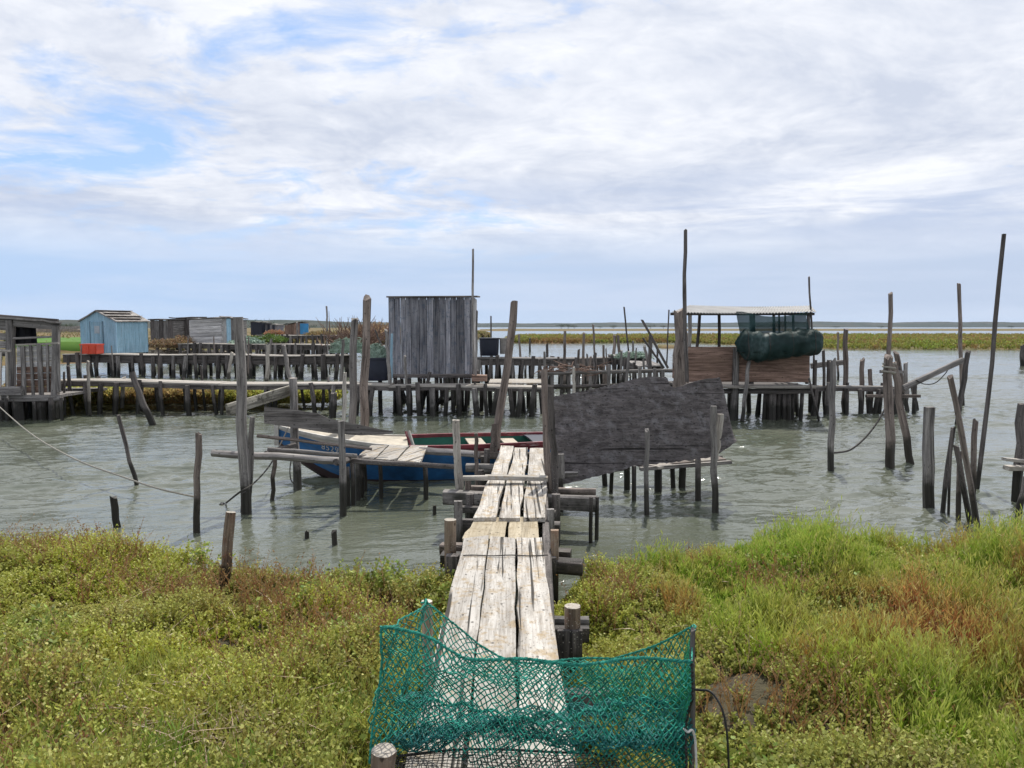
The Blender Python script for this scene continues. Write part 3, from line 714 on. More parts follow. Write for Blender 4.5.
plank('patch_board',[(463,539.5),(504,540),(506.5,518.5),(475,518.5)],.455,.022,wk,'ply',seg=4)
plank('patch_board',[(508,540),(538,540.5),(537.7,518.5),(510,518.5)],.455,.022,wk,'ply',seg=4)
for q in [[(474,520),(495,520),(514,447.5),(501,447)],[(498,520),(519.5,520),(528.3,449),(515.2,449)],[(523,520),(546,520),(547,449),(529.8,449)]]:
    plank('plank',q,.475,.04,wk,seg=9)
mb=MB(); mb.beam(at(463,478,7.75),at(488,478,7.75),.05,.05,seg=2); tag(mb.build('crosspiece',M['pale'],wk))
mb=MB(); mb.beam(at(485,477,7.8),at(547.5,478.5,7.8),.10,.045,seg=4); mb.build('crosspiece',M['deck'],wk)
mb=MB(); mb.beam(at(347+120,478,7.7),at(1,1,7.7),.05,.05) if False else None
def jo(xa,ya,xb,yb,z,w,h,mat='grey'):
    p=onz(xa,ya,z); q=onz(xb,yb,z)
    mb=MB(); mb.beam(p,q,w,h,seg=5); return mb.build('beam',M[mat],wk)
jo(444,497,596,504,.345,.11,.15,'grey')
jo(470,489,596,492,.375,.09,.07,'brown')
jo(441,548,571,555,.365,.10,.08,'brown')
jo(442,559,583,567,.325,.10,.10,'dark')
jo(462,527,560,531,.33,.10,.15,'dark')
jo(455,509,556,514,.36,.08,.06,'dark')
jo(505,621,589,622,.37,.06,.05,'grey')
jo(500,634,589,634,.34,.05,.09,'dark')
jo(478,455,556,457,.36,.1,.1,'brown')
jo(466,468,556,469,.36,.1,.1,'grey')
jo(500,700,620,702,.36,.09,.1,'dark')
# stringers under the boards
for sx in (-.27,.27):
    mb=MB(); mb.beam(V((walkx(1)+sx*.9,1.0,.42)),V((walkx(10.2)+sx,10.2,.40)),.06,.09,seg=8); mb.build('stringer',M['dark'],wk)
mb=MB(); mb.beam(at(570,630,3.95),at(570,668,3.95),.13,.03,seg=2); mb.build('skirt_board',M['dark'],wk)
def wpile(xt,yt,Y,wpx,mat,sq=False,logend=False,zb=-.4,xb=None):
    top=at(xt,yt,Y); foot=V((at(xb or xt,yt,Y).x,Y,zb)); r=wpx/2*Y/F; mb=MB()
    if sq: mb.beam(foot,top,2*r,1.6*r,seg=4)
    else: mb.tube([foot.lerp(top,i/5)+V((random.uniform(-.1,.1)*r,0,0)) for i in range(6)],[r]*6,n=14,rough=.06,capm=1 if logend else None)
    return mb.build('piling',[M[mat],M['logend']],wk)
wpile(450.5,519.5,5.62,12.5,'log',logend=True); wpile(554.5,530,5.62,8.5,'log',sq=True,logend=True)
wpile(573,606,4.0,17,'log',logend=True); wpile(427,601,3.25,11,'log',logend=True)
wpile(458,501,6.5,8,'grey',sq=True); wpile(550.5,509,6.5,8,'grey',sq=True)
wpile(452.5,555,5.5,13,'dark',sq=True); wpile(552,557,5.5,9,'dark',sq=True)
wpile(470,494,7.3,8,'dark'); wpile(556,494,7.3,9,'dark'); wpile(591,497,7.35,4,'dark'); wpile(597,497,7.5,4,'dark')
wpile(484,456,9.9,8,'dark'); wpile(552,456,9.9,8,'dark'); wpile(468,476,7.9,6,'brown',sq=True)
wpile(487,449,9.6,6,'dark'); wpile(481,470,8.5,6,'dark'); wpile(560,468,8.7,7,'dark')
# a stranded wire laid across the boards
mb=MB(); pts=[at(463+i*(548-463)/14,557-(.8 if i%3 else 0)+ (1.2 if 5<i<9 else 0),5.27)+V((0,0,.0)) for i in range(15)]
pts=[V((p.x,5.27+.01*math.sin(i),.508)) for i,p in enumerate(pts)]
mb.tube(pts,.004,n=6); tag(mb.build('binding_wire',M['ropedark']),'dark wire lying across the near walkway boards','wire')

# =====================================================================
# left landing stage over the boat
# =====================================================================
st=empty('landing_stage',at(395,470,9.2)*1.0,'small rickety landing stage with three bleached boards over the blue boat','landing stage'); st.location.z=0; bpy.context.view_layer.update()
def boardq(pix,z,th,parent,mat='deck'): return plank('plank',pix,z,th,parent,mat,seg=5,jit=.006)
boardq([(355,459),(374,460),(388,446),(372,446)],.50,.03,st); boardq([(376,460),(395,461.5),(409,446.5),(390,446)],.505,.03,st); boardq([(397,461.6),(420,463),(428,446.8),(411,446.5)],.50,.03,st)
def pole(name,a,b,ra,rb,mat,parent=None,seg=6,bend=0.0,n=9):
    pts=[a.lerp(b,i/seg)+V((0,0,bend*math.sin(math.pi*i/seg)))+V((0,0,random.uniform(-1,1)*ra*.2)) for i in range(seg+1)]
    mb=MB(); mb.tube(pts,[ra+(rb-ra)*i/seg for i in range(seg+1)],n=n,rough=.1); return mb.build(name,M[mat],parent)
pole('beam',at(348,460,9.0),at(458,467,9.0),.035,.03,'dark',st)
pole('beam',at(420,451,10.0),at(478,454,9.6),.05,.045,'grey',st)
pole('crosspiece',at(212,452.5,8.75),at(345,461,8.75),.042,.045,'grey',st)
pole('crosspiece',at(268,449.5,8.95),at(357,455.5,8.95),.03,.025,'grey',st)
pole('crosspiece',at(257,435.5,9.2),at(372,449,9.3),.022,.018,'brown',st)
pole('crosspiece',at(266,453,8.9),at(295,444.5,9.4),.03,.03,'dark',st)
pole('crosspiece',at(336,462,8.6),at(372,456,9.7),.04,.035,'dark',st)
for (xt,yt,xb,yb,wp,mt) in [(341,421,343,516,7,'grey'),(352,463,353,505,5,'dark'),(357,462,358,500,5,'grey'),(361,462,361,497,6,'dark'),(364,463,365,492,5,'brown'),(425,464,426,500,5,'dark'),(380,462,381,498,4,'dark'),(347,467,348,506,5,'dark')]:
    f=onz(xb,yb,0); tp=at(xt,yt,f.y); r=wp/2*f.y/F
    mb=MB(); mb.tube([f+V((0,0,-.5)),f,f.lerp(tp,.5)+V((r*.2,0,0)),tp],[r*1.05,r,r,r*.95],n=10); mb.build('piling',M[mt],st)
mb=MB(); mb.beam(at(227,410,8.7),at(290,390.5,9.9),.03,.135,seg=5)
tag(mb.build('crossbar_board',M['lichen']),'lichen speckled board nailed slantwise between the two leaning posts','board')
# the sagging wide board
g=[]
for i in range(13):
    t_=i/12; Yv=9.35
    x=264.5+(393-264.5)*t_; yt=float(np.interp(t_,[0,.25,.42,.5,.75,1],[406.5,410,413.5,418.5,425,432])); yb=float(np.interp(t_,[0,.25,.5,.75,1],[423.5,428,433,435.5,434]))
    if i==12: yb=433.5; yt=431
    g.append([at(x,yb+(yt-yb)*k/3,Yv+.1*t_) for k in range(4)])
mb=MB(); mb.sheet(g,.03,(0,-1,.15),tint=.72)
tag(mb.build('wide_board',M['grey']),'wide warped grey board hanging above the boat bow, tapering to a point','board')

# =====================================================================
# the blue boat
# =====================================================================
bow=V((-3.23,10.55,0)); stern=V((.72,11.2,0)); axis=(stern-bow); LEN=axis.length; ax=axis.normalized(); nrm=V((-ax.y,ax.x,0))
boat=empty('moored_boat',(bow+stern)*.5,'blue wooden boat with white top strake and red rim, moored under the landing stage','boat')
NS=22
def st_par(s):
    hb=.60*min(1,max(0.0,math.sin(min(s*1.55,1.0)*math.pi/2))**.75)*(1-.22*max(0,s-.6)/.4)
    zs=.46+.26*max(0,1-s*2.1)**1.6+.02*max(0,s-.7)
    zk=-.18+.62*max(0,1-s*4.2)**1.3          # raked stem
    return hb,zs,zk
def hullpt(s,v,side,off=0.0):
    """v 0 at the rim, 1 at the keel"""
    hb,zs,zk=st_par(s); z=zs+(zk-zs)*v
    b=hb*(1-.28*max(v,0)**1.5) if v<.86 else hb*(1-.28*.86**1.5)*max(0,(1-v)/.14)**.6
    b=max(0,b-off)
    return bow+ax*(s*LEN)+nrm*(side*b)+V((0,0,z))
vs=[0,.10,.22,.34,.48,.60,.70,.80,.86,.93,1.0]
hm=MB()
for side in (-1,1):
    i0=len(hm.v); goff=(random.uniform(0,9),0,0)
    for i in range(NS+1):
        s=i/NS
        for v in vs:
            p=hullpt(s,v,side); hm.v.append(p); hm.g.append((v*1.0+goff[0],side*.3,s*LEN)); hm.t.append(1.0)
    nv=len(vs)
    for i in range(NS):
        for j in range(nv-1):
            q=(i0+i*nv+j,i0+i*nv+j+1,i0+(i+1)*nv+j+1,i0+(i+1)*nv+j)
            hm.f.append(q if side<0 else q[::-1]); hm.m.append(1 if (j<1 and i<NS*.46) else (3 if j<1 else (0 if j<6 else 2)))
i0=len(hm.v)
for side in (-1,1):
    for v in vs: hm.v.append(hullpt(1,v,side)); hm.g.append((v,side*.5,0)); hm.t.append(.8)
nv=len(vs)
for j in range(nv-1): hm.f.append((i0+j,i0+nv+j,i0+nv+j+1,i0+j+1)); hm.m.append(0)
hm.build('hull',[M['hullblue'],M['hullwhite'],M['hullred'],M['boatred']],boat)
im=MB()
for side in (-1,1):
    i0=len(im.v)
    for i in range(4,NS+1):
        s=min(i/NS,.992)
        for v in (0.0,.2,.4,.55,.64):
            p=hullpt(s,v,side,.035); im.v.append(p); im.g.append((v,side,s*LEN)); im.t.append(1)
    n_=NS-3
    for i in range(n_-1):
        for j in range(4):
            q=(i0+i*5+j,i0+i*5+j+1,i0+(i+1)*5+j+1,i0+(i+1)*5+j); im.f.append(q if side>0 else q[::-1]); im.m.append(0)
    ib=i0
# floor between the two sides
n_=NS-3
for i in range(n_-1):
    a=0*n_*5+i*5+4; b=n_*5+i*5+4
    im.f.append((a,b,b+5,a+5)); im.m.append(0)
im.build('inner_lining',M['boatgreen'],boat)
for side in (-1,1):
    mb=MB(); pts=[hullpt(s,0,side,.012)+V((0,0,.015)) for s in [i/18 for i in range(8,19)]]
    mb.loft(pts,[[(.028,-.025),(.028,.025),(-.028,.025),(-.028,-.025)]]*len(pts)); mb.build('gunwale',M['boatred'],boat)
    mb=MB(); pts=[hullpt(s,0,side,.006)+V((0,0,.012)) for s in [i/18 for i in range(0,9)]]
    mb.loft(pts,[[(.022,-.02),(.022,.02),(-.022,.02),(-.022,-.02)]]*len(pts)); mb.build('gunwale',M['hullwhite'],boat)
def deckpiece(name,s0,s1,mat,dz,crown=.03,n=8):
    g=[]
    for i in range(n+1):
        s=s0+(s1-s0)*i/n; a=hullpt(s,0,-1,.02); b=hullpt(s,0,1,.02)
        g.append([a.lerp(b,k/4)+V((0,0,dz+crown*math.sin(math.pi*k/4))) for k in range(5)])
    mb=MB(); mb.sheet(g,.022,(0,0,1)); return mb.build(name,M[mat],boat)
deckpiece('foredeck',.02,.44,'boatcream',.0,.04)
deckpiece('thwart',.66,.72,'boatcream',-.04,0,2); deckpiece('stern_deck',.88,.985,'tub',-.005,.02,3); deckpiece('thwart',.79,.84,'boatcream',-.05,0,2)
mb=MB(); p=hullpt(.43,0,0)+V((0,0,0)); mb.beam(at(414,450,10.8),at(408,431,10.85),.05,.09,seg=3); mb.build('bow_knee',[M['hullwhite']],boat)
mb=MB(); mb.beam(at(411.8,449.5,10.75),at(406,431.5,10.8),.025,.095,seg=3); mb.build('bow_knee_edge',[M['boatred']],boat)
mb=MB(); pts=[hullpt(0,v,0)+ax*-.02 for v in (-.12,0,.3,.6,.9)]; mb.loft(pts,[[(.03,-.03),(.03,.03),(-.03,.03),(-.03,-.03)]]*5); mb.build('stem_post',M['hullwhite'],boat)
# registration number painted on the bow
fc=bpy.data.curves.new('registration_number','FONT'); fc.body='8529'; fc.size=.105; fc.align_x='CENTER'; fc.space_character=1.15; fc.extrude=.002
fo=bpy.data.objects.new('number_source',fc); col.objects.link(fo); bpy.context.view_layer.update()
tm=bpy.data.meshes.new_from_object(fo.evaluated_get(bpy.context.evaluated_depsgraph_get())); bpy.data.objects.remove(fo)
# find hull point under the pixel and wrap the letters onto the planking
def hull_s(px,py):
    best=None
    for i in range(60):
        for j in range(40):
            s=.02+i/60*.5; v=j/40*.7; p=hullpt(s,v,-1); d=p-V((0,0,H)); 
            cx=d.x; cy=d.y*CP-d.z*SP; cz=d.y*SP+d.z*CP
            e=(512+F*cx/cy-px)**2+(384-F*cz/cy-py)**2
            if best is None or e<best[0]: best=(e,s,v)
    return best[1:]
s0,v0=hull_s(331,448.6)
for vt in tm.vertices:
    s=s0+vt.co.x/LEN; hb,zs,zk=st_par(s); v=v0-(vt.co.y-.037)/(zs-zk)
    p=hullpt(s,v,-1,-.006-vt.co.z); vt.co=p-world_loc(boat)
tm.materials.append(M['hullwhite']); ro=bpy.data.objects.new('registration_number',tm); col.objects.link(ro); ro.parent=boat

# =====================================================================
# the black panel and the stage under it
# =====================================================================
top=[(554,397),(575,393.5),(600,388.5),(625,383),(640,378.5),(657,377),(664,378),(668.5,377),(671,386),(676,388.5),(685,386),(692,383.5),(705,380),(721.5,378),(725,386),(727,397),(730.5,414),(733,428.6),(737,440)]
bot=[(555,484),(565,484.5),(590,477.5),(614,472),(637,465.5),(652,464),(670,462.8),(690,460),(707,458),(716,455),(721.5,452),(726,449),(731,445),(734.5,443),(736.5,441)]
def itp(pl,x):
    return float(np.interp(x,[p[0] for p in pl],[p[1] for p in pl]))
xs_=[554+ (736.5-554)*i/73 for i in range(74)]
g=[]
for x in xs_:
    yt=itp(top,x); yb=itp(bot,x); c_=[]
    yb=max(yb+random.uniform(-.7,.7),yt+.5); yt=yt+random.uniform(-.45,.45)
    for k in range(15):
        yy=yb+(yt-yb)*k/14; p=at(x,yy,9.15)
        p.y+=.10*(k/14)+.035*(vn(p.x*3,p.z*4+9,1.0)-.5)*2; c_.append(p)
    g.append(c_)
mb=MB()
mb.sheet(g,.028,(0,-1,.1),tint=1.0)
mb2=mb
pn=mb.build('wooden_screen',M['panel']); tag(pn,'large blackened wooden panel with ragged edges standing on edge beside the walkway','screen')
ps=empty('panel_stage',V((1.6,9.3,0)),'low broken stage of boards and short piles under the black panel','landing stage')
def bm(parent,a,b,w,h,mat,name='beam',seg=4):
    mb=MB(); mb.beam(a,b,w,h,seg=seg); return mb.build(name,M[mat],parent)
bm(ps,at(560,476,9.4),at(628,467,9.6),.12,.06,'dark'); bm(ps,at(640,469,9.2),at(731,462,9.3),.08,.04,'grey'); bm(ps,at(600,463,10.2),at(722,458,10.2),.08,.06,'dark')
bm(ps,at(652,466.5,9.25),at(670,465,9.4),.25,.03,'pale','plank'); bm(ps,at(691,460.5,9.4),at(712,458.5,9.5),.25,.03,'pale','plank')
bm(ps,at(556,475,8.9),at(578,474,8.9),.06,.06,'grey'); bm(ps,at(637,465,9.5),at(720,458,9.8),.3,.03,'brown','plank')
for (xt,yt,xb,yb,wp) in [(627,466,627,489.5,6),(634,466,634,501,4.5),(658,462,658,489.5,8),(683,460,682,488,7),(698,459,698,501,6),(672,461,673,487,5),(604,470,605,486,5),(612,470,611,492,4)]:
    f=onz(xb,yb,0); tp=at(xt,yt,f.y); r=wp/2*f.y/F
    mb=MB(); mb.tube([f+V((0,0,-.5)),f,f.lerp(tp,.5),tp],[r,r,r,r],n=10); mb.build('piling',M['dark'],ps)
# =====================================================================
# long walkways on piles
# =====================================================================
def project(p):
    d=p-V((0,0,H)); cy=d.y*CP-d.z*SP; cz=d.y*SP+d.z*CP
    return 512+F*d.x/cy,384-F*cz/cy
def pier(name,label,a,b,zd,width,npile,group,boards=3,beamh=.12,boardmat='pale',beammat='dark',pr=(.04,.066),above=.12,sag=.02,pilemat='dark',zend=None):
    a=V((a[0],a[1],0)); b=V((b[0],b[1],0)); d=(b-a); L=d.length; d.normalize(); n=V((-d.y,d.x,0))
    root=empty(name,(a+b)*.5,label,'walkway',group)
    zend=zd if zend is None else zend
    def zz(t_): return zd+(zend-zd)*t_+sag*math.sin(t_*L*1.1)+random.uniform(-.006,.006)
    for k in range(boards):
        off=(k-(boards-1)/2)*width/boards; cut=0
        segs=max(1,int(L/4.0)); 
        for s_ in range(segs):
            t0,t1=s_/segs,(s_+1)/segs
            t1=t1-.01/L
            mb=MB(); pts=[a+d*(L*(t0+(t1-t0)*i/4))+n*off+V((0,0,zz(t0+(t1-t0)*i/4))) for i in range(5)]
            w=width/boards*.94/2; h=.02
            tn=random.uniform(.75,1.15)
            mb.loft(pts,[[(w,-h),(w,h),(-w,h),(-w,-h)]]*5,ups=V((0,0,1)),tint=tn); mb.build('plank',M[boardmat],root)
    for sgn in (-1,1):
        mb=MB(); pts=[a+d*(L*i/14)+n*(sgn*width*.42)+V((0,0,zz(i/14)-.025-beamh/2)) for i in range(15)]
        mb.loft(pts,[[(.04,-beamh/2),(.04,beamh/2),(-.04,beamh/2),(-.04,-beamh/2)]]*15,ups=V((0,0,1))); mb.build('beam',M[beammat],root)
    for i in range(npile):
        t_=(i//2+.5+random.uniform(-.32,.32))/(max(1,npile/2)); t_=min(max(t_,.003),.997); sgn=1 if i%2 else -1
        p=a+d*(L*t_)+n*(sgn*(width*.42+.09))
        zt=zz(t_)+ (random.uniform(.02,above) if random.random()<.3 else -random.uniform(.02,.05)); r=random.uniform(*pr)
        q=p+V((random.uniform(-.10,.10),random.uniform(-.06,.06),0))
        mb=MB(); mb.tube([V((q.x,q.y,-.5)),V((q.x,q.y,0)),(V((q.x,q.y,0))+V((p.x,p.y,zt)))*.5+V((random.uniform(-.02,.02),0,0)),V((p.x,p.y,zt))],[r*1.05,r,r,r*.95],n=8,rough=.12)
        mb.build('piling',M[pilemat] if random.random()<.86 else M['grey'],root)
    return root
GP='walkways on piles across the channel'
def wx(px,Y): return (px-512)/F*Y
# long low walkway from the shed past the plank hut
pier('pile_walkway','long low walkway on black piles running from the open shed toward the plank hut',(wx(58,18.9),18.9),(wx(392,18.6),18.6),.79,.75,32,GP,boards=3,beamh=.10,zend=.70)
pier('pile_walkway','low walkway passing in front of the grey plank hut to its bright end platform',(wx(391,18.5),18.5),(wx(543,18.4),18.4),.68,.7,24,GP,boards=3,beamh=.07)
pier('pile_walkway','higher long walkway with deep dark beams behind the low one, passing the blue hut',(wx(72,33.5),33.5),(wx(346,31.5),31.5),.93,1.2,50,GP,boards=4,beamh=.33,pr=(.06,.11))
pier('pile_walkway','distant walkway on many thin piles leading to the brushwood heap',(wx(185,44),44),(wx(352,41),41),1.15,1.2,46,GP,boards=3,beamh=.25,pr=(.07,.11))
pier('pile_walkway','farthest low walkway crossing before the dry marsh',(wx(262,62),62),(wx(350,58),58),1.45,1.2,36,GP,boards=2,beamh=.2,pr=(.07,.11))
pier('pile_walkway','dark beamed walkway beyond the plank hut carrying the black tank',(wx(440,27.5),27.5),(wx(619,28),28),.98,1.0,34,GP,boards=3,beamh=.22,pr=(.05,.09),boardmat='grey')
pier('pile_walkway','sloping far jetty with a pale net thrown over it',(wx(619,28),28),(wx(651,25),25),1.1,.9,8,GP,boards=2,beamh=.2,boardmat='grey',zend=.83)
pier('pile_walkway','narrow jetty joining the open cabin to the mooring posts',(wx(760,18.2),18.2),(wx(893,18.6),18.6),.66,.35,18,GP,boards=1,beamh=.08,boardmat='grey')
random.seed(31)
for (x0,x1,Y0,Y1,n,lb) in [(80,345,30,36,9,'thin weathered stake poking above the deep beamed second walkway'),(190,390,40,60,13,'thin far stake standing among the dense piles before the dry marsh'),(445,545,24,32,9,'thin stake standing in the water beyond the plank hut walkway'),(545,665,19.5,27,14,'thin dark stake in the crowd behind the pole rail'),(60,390,18.4,19.6,6,'rough stake end sticking up along the long low walkway')]:
    for k in range(n):
        px=x0+(x1-x0)*(k+random.random()*.9)/n; Yv=random.uniform(Y0,Y1); zt_=random.uniform(1.15,1.75) if Y0>25 else random.uniform(.85,1.5); f=V((wx(px,Yv),Yv,-.4)); tp=f+V((random.uniform(-.16,.16),0,zt_+.4)); r=random.uniform(.025,.05)
        mb=MB(); mb.tube([f,f.lerp(tp,.5)+V((random.uniform(-.05,.05),0,0)),tp],[r*1.1,r,r*.85],n=7,rag=.6)
        tag(mb.build('thin_stake',M[random.choice(['dark','grey','grey','brown'])]),lb,'stake','crowd: '+lb)
# short end platform beside the plank hut
pt=empty('end_platform',V((wx(515,19.3),19.3,0)),'bright bleached board platform at the end beside the plank hut','platform')
for k in range(5):
    bm(pt,V((wx(487,19.1)+.05,18.95+k*.27,.725)),V((wx(545,19.1)-.1*random.random(),18.95+k*.27,.725)),.25,.035,'deck','plank')
for k in range(10):
    p=V((wx(484+6.5*k,19.5)+random.uniform(-.05,.05),18.9+random.random()*1.3,.70)); mb=MB(); mb.tube([V((p.x,p.y,-.5)),p],[.055,.05],n=8); mb.build('piling',M['dark'],pt)
mb=MB(); bx=at(482,379,18.35); mb.beam(at(472,378,18.5),at(487,378,18.5),.3,.16,seg=1)
tag(mb.build('wooden_box',M['red_brown']),'low brown wooden box at the foot of the plank hut','box')
# rails beyond the black panel
rl=empty('pole_rail',V((wx(610,20),20,0)),'rickety pole rail on thin posts seen over the black panel','rail')
pole('rail',at(540,373,20),at(677,370.5,20.5),.05,.05,'grey',rl,8); pole('rail',at(546,387,20),at(655,385.5,20.5),.055,.05,'dark',rl,8)
for px in (552,561,569,578,590,608,640,655,663): 
    f=at(px,380,20.2); mb=MB(); mb.tube([V((f.x,f.y,-.4)),at(px+random.uniform(-1,1),366+random.uniform(-4,5),20.2)],[.05,.045],n=7); mb.build('post',M['grey'],rl)
mb=MB()
for k in range(60):
    a=at(540+random.random()*62,369+random.uniform(-3.5,4),20.2+random.uniform(-.3,.3)); b=a+V((random.uniform(-.5,.5),random.uniform(-.2,.2),random.uniform(-.12,.16)))
    mb.tube([a,(a+b)*.5+V((0,0,random.uniform(-.05,.05))),b],[.016,.013,.006],n=5)
tag(mb.build('dead_branches',M['red_brown']),'tangle of brown dead branches lying along the pole rail','branches')
rj=empty('cross_rail',V((wx(800,18.7),18.7,0)),'grey plank rail on the jetty behind the cabin end','rail')
bm(rj,at(811,366,19.3),at(846,362,19.3),.08,.13,'grey','rail'); bm(rj,at(866,396,18.2),at(920,396,18.4),.07,.07,'brown','rail'); bm(rj,at(880,371.5,18.4),at(904,372,18.4),.07,.07,'grey','rail')
for px,yt in ((815,360),(829,360),(880,390),(900,385),(915,385),(899,367)):
    f=at(px,380,18.7); mb=MB(); mb.tube([V((f.x,f.y,-.4)),at(px,yt,18.7)],[.05,.05],n=7); mb.build('post',M['dark'],rj)

# =====================================================================
# grey plank hut on piles
# =====================================================================
hut=empty('plank_hut',V((wx(431,19.6),19.6,0)),'windowless hut of grey vertical planks standing on thin black piles','hut')
Yh=18.9; xl,xr=wx(389,Yh),wx(472.5,Yh); zb=.92; zt=2.1+(327-297.5)/F*Yh; dep=1.75; xr2=xr+.05
x=xl; i=0
while x<xr-.01:
    w_=min(random.uniform(.11,.2),xr-x); mb=MB()
    mb.beam(V((x+w_/2,Yh+random.uniform(-.008,.008),zb+random.uniform(-.10,.02))),V((x+w_/2,Yh,zt-.01)),w_-.008,.028,seg=5,jit=.1,tint=random.choice([.62,.78,.88,1.0,1.1,1.22,1.35]))
    mb.build('wall_plank',M['hutgrey'],hut); x+=w_
y=Yh+.03
while y<Yh+dep:
    w_=random.uniform(.13,.2); mb=MB(); mb.beam(V((xr+.02,y+w_/2,zb)),V((xr+.02,y+w_/2,zt)),.028,w_-.008,seg=4,jit=.1,tint=random.uniform(.8,1.3)); mb.build('wall_plank',M['white'],hut); y+=w_
for (a,b) in ((V((xl+.02,Yh+.05,0)),V((xl+.02,Yh+dep,0))),(V((xl+.05,Yh+dep,0)),V((xr,Yh+dep,0)))):
    g=[[a.lerp(b,i)+V((0,0,z)) for z in (zb,zt)] for i in (0,1)]
    mb=MB(); mb.sheet(g,.03,(1,0,0) if abs(b.x-a.x)<.1 else (0,1,0)); mb.build('back_wall',M['hutgrey'],hut)
g=[[V((xl-.04+(xr-xl+.16)*i/4,Yh-.06+(dep+.12)*k/3,zt+.008+.012*i/4+.02*k)) for k in range(4)] for i in range(5)]
mb=MB(); mb.sheet(g,.035,(0,0,1),tint=.8); mb.build('roof',M['brown'],hut)
bm(hut,V((xl-.05,Yh+.02,zb-.02)),V((xr+.08,Yh+.02,zb-.02)),.1,.1,'dark','sill_beam'); bm(hut,V((xl-.05,Yh+dep-.1,zb-.02)),V((xr+.08,Yh+dep-.1,zb-.02)),.1,.1,'dark','sill_beam')
g=[[V((xl+(xr-xl)*i,Yh+dep*k,zb+.05)) for k in (0,1)] for i in (0,1)]; mb=MB(); mb.sheet(g,.05,(0,0,1)); mb.build('floor_board',M['dark'],hut)
for k in range(20):
    px_=xl+(xr-xl)*((k%10)+.5+random.uniform(-.4,.4))/10; py_=Yh+.05+(dep-.15)*(k//10)+random.uniform(0,.1); r=random.uniform(.032,.058)
    q=px_+random.uniform(-.08,.08)
    mb=MB(); mb.tube([V((q,py_,-.5)),V((px_,py_,zb-.05))],[r,r*.9],n=8); mb.build('piling',M['dark'],hut)
for (a,b) in (((430,372),(421,412)),((446,388),(434,412)),((452,398),(436,404)),((398,380),(409,408))):
    pole('brace',at(a[0],a[1],18.9),at(b[0],b[1],18.8),.045,.04,'dark',hut,3)
# tubs and tank
def drum(name,label,x0,x1,yt,yb,Y,mat,cat,depth=.9):
    a=at(x0,yb,Y); b=at(x1,yb,Y); z0=a.z; z1=at(x0,yt,Y).z; w_=b.x-a.x; mb=MB()
    prof=lambda s:[((w_/2*s)*math.copysign(abs(math.cos(t_))**.35,math.cos(t_)),(depth/2*s)*math.copysign(abs(math.sin(t_))**.35,math.sin(t_))) for t_ in [2*math.pi*k/24 for k in range(24)]]
    c=V(((a.x+b.x)/2,Y+depth/2,0)); hs=[0,.06,.5,.9,.93,1.0]; sc=[.86,.92,.96,.98,1.03,1.03]
    mb.loft([c+V((0,0,z0+(z1-z0)*h_)) for h_ in hs],[prof(s) for s in sc],ups=V((0,1,0)))
    return tag(mb.build(name,M[mat]),label,cat)
drum('plastic_tub','dark blue plastic tub heaped with netting, on the walkway beside the plank hut',362,388,358,381,18.8,'tub','tub',.7)
drum('water_tank','black square tank standing on the walkway behind the plank hut',479,499,338,356,27.5,'tub','tank',.9)
drum('grey_bin','pale grey bin standing next to the black tank',499.5,508,338,354,27.7,'roofgrey','bin',.5)
def heap(name,label,cx,cy,Y,rx,rz,ry,mat,cat,seed,n=26):
    mb=MB(); c=at(cx,cy,Y); goff=(seed,0,0); i0=0
    for i in range(n+1):
        ph=math.pi*.5*i/n
        for k in range(n*2):
            th=2*math.pi*k/(n*2); d=V((math.cos(th)*math.cos(ph),math.sin(th)*math.cos(ph),math.sin(ph)))
            q=1+.30*(mnoise.fractal(d*3.2+V((seed,seed,0)),.6,2.1,6))
            mb.v.append(c+V((d.x*rx*q,d.y*ry*q,d.z*rz*q))); mb.g.append((d.x*rx,d.y*ry,d.z*rz)); mb.t.append(1)
    for i in range(n):
        for k in range(n*2):
            k2=(k+1)%(n*2); mb.f.append((i*2*n+k,i*2*n+k2,(i+1)*2*n+k2,(i+1)*2*n+k)); mb.m.append(0)
    if mat=='netlight':
        for k in range(150):
            th=random.uniform(0,2*math.pi); ph=random.uniform(.05,1.5); d=V((math.cos(th)*math.cos(ph)*rx,math.sin(th)*math.cos(ph)*ry,math.sin(ph)*rz))*1.08
            a=c+d; s_=rx*.3; b=a+V((random.uniform(-s_,s_),random.uniform(-s_,s_)*.5,random.uniform(-s_,s_)*.5))
            mb.tube([a,(a+b)*.5+V((0,-.1*s_,.25*s_)),b],rx*.018,n=4,tint=random.uniform(.5,1.3))
    return tag(mb.build(name,M[mat]),label,cat)
heap('net_pile','pale green fishing net piled in the dark blue tub',375,358,19.1,.32,.30,.12,'netlight','fishing net',3.3)
heap('net_pile','pale green netting heap beyond the second walkway end',349,353,26,.62,.42,.16,'netlight','fishing net',5.1)
heap('net_pile','pale green and white tarpaulin heap beside the far grey hut',246,346,44,1.0,.4,.8,'netlight','tarpaulin',9.7)
heap('net_pile','thin pale net draped over the sloping far jetty',634,358,26.5,.6,.15,.4,'netlight','fishing net',12.2)
# brushwood
mb=MB()
for k in range(260):
    a=at(362+random.gauss(0,13),344+random.uniform(-3,6),27+random.uniform(-.6,.6)); ln=random.uniform(.4,1.1)
    dv=V((random.uniform(-.7,.7),random.uniform(-.4,.4),random.uniform(.15,1))).normalized()*ln
    mb.tube([a,a+dv*.5+V((random.uniform(-.08,.08),0,random.uniform(-.08,.08))),a+dv],[.018,.013,.005],n=4)
tag(mb.build('brushwood_pile',M['red_brown']),'heap of dry brushwood branches behind the tall pair of posts','brushwood')

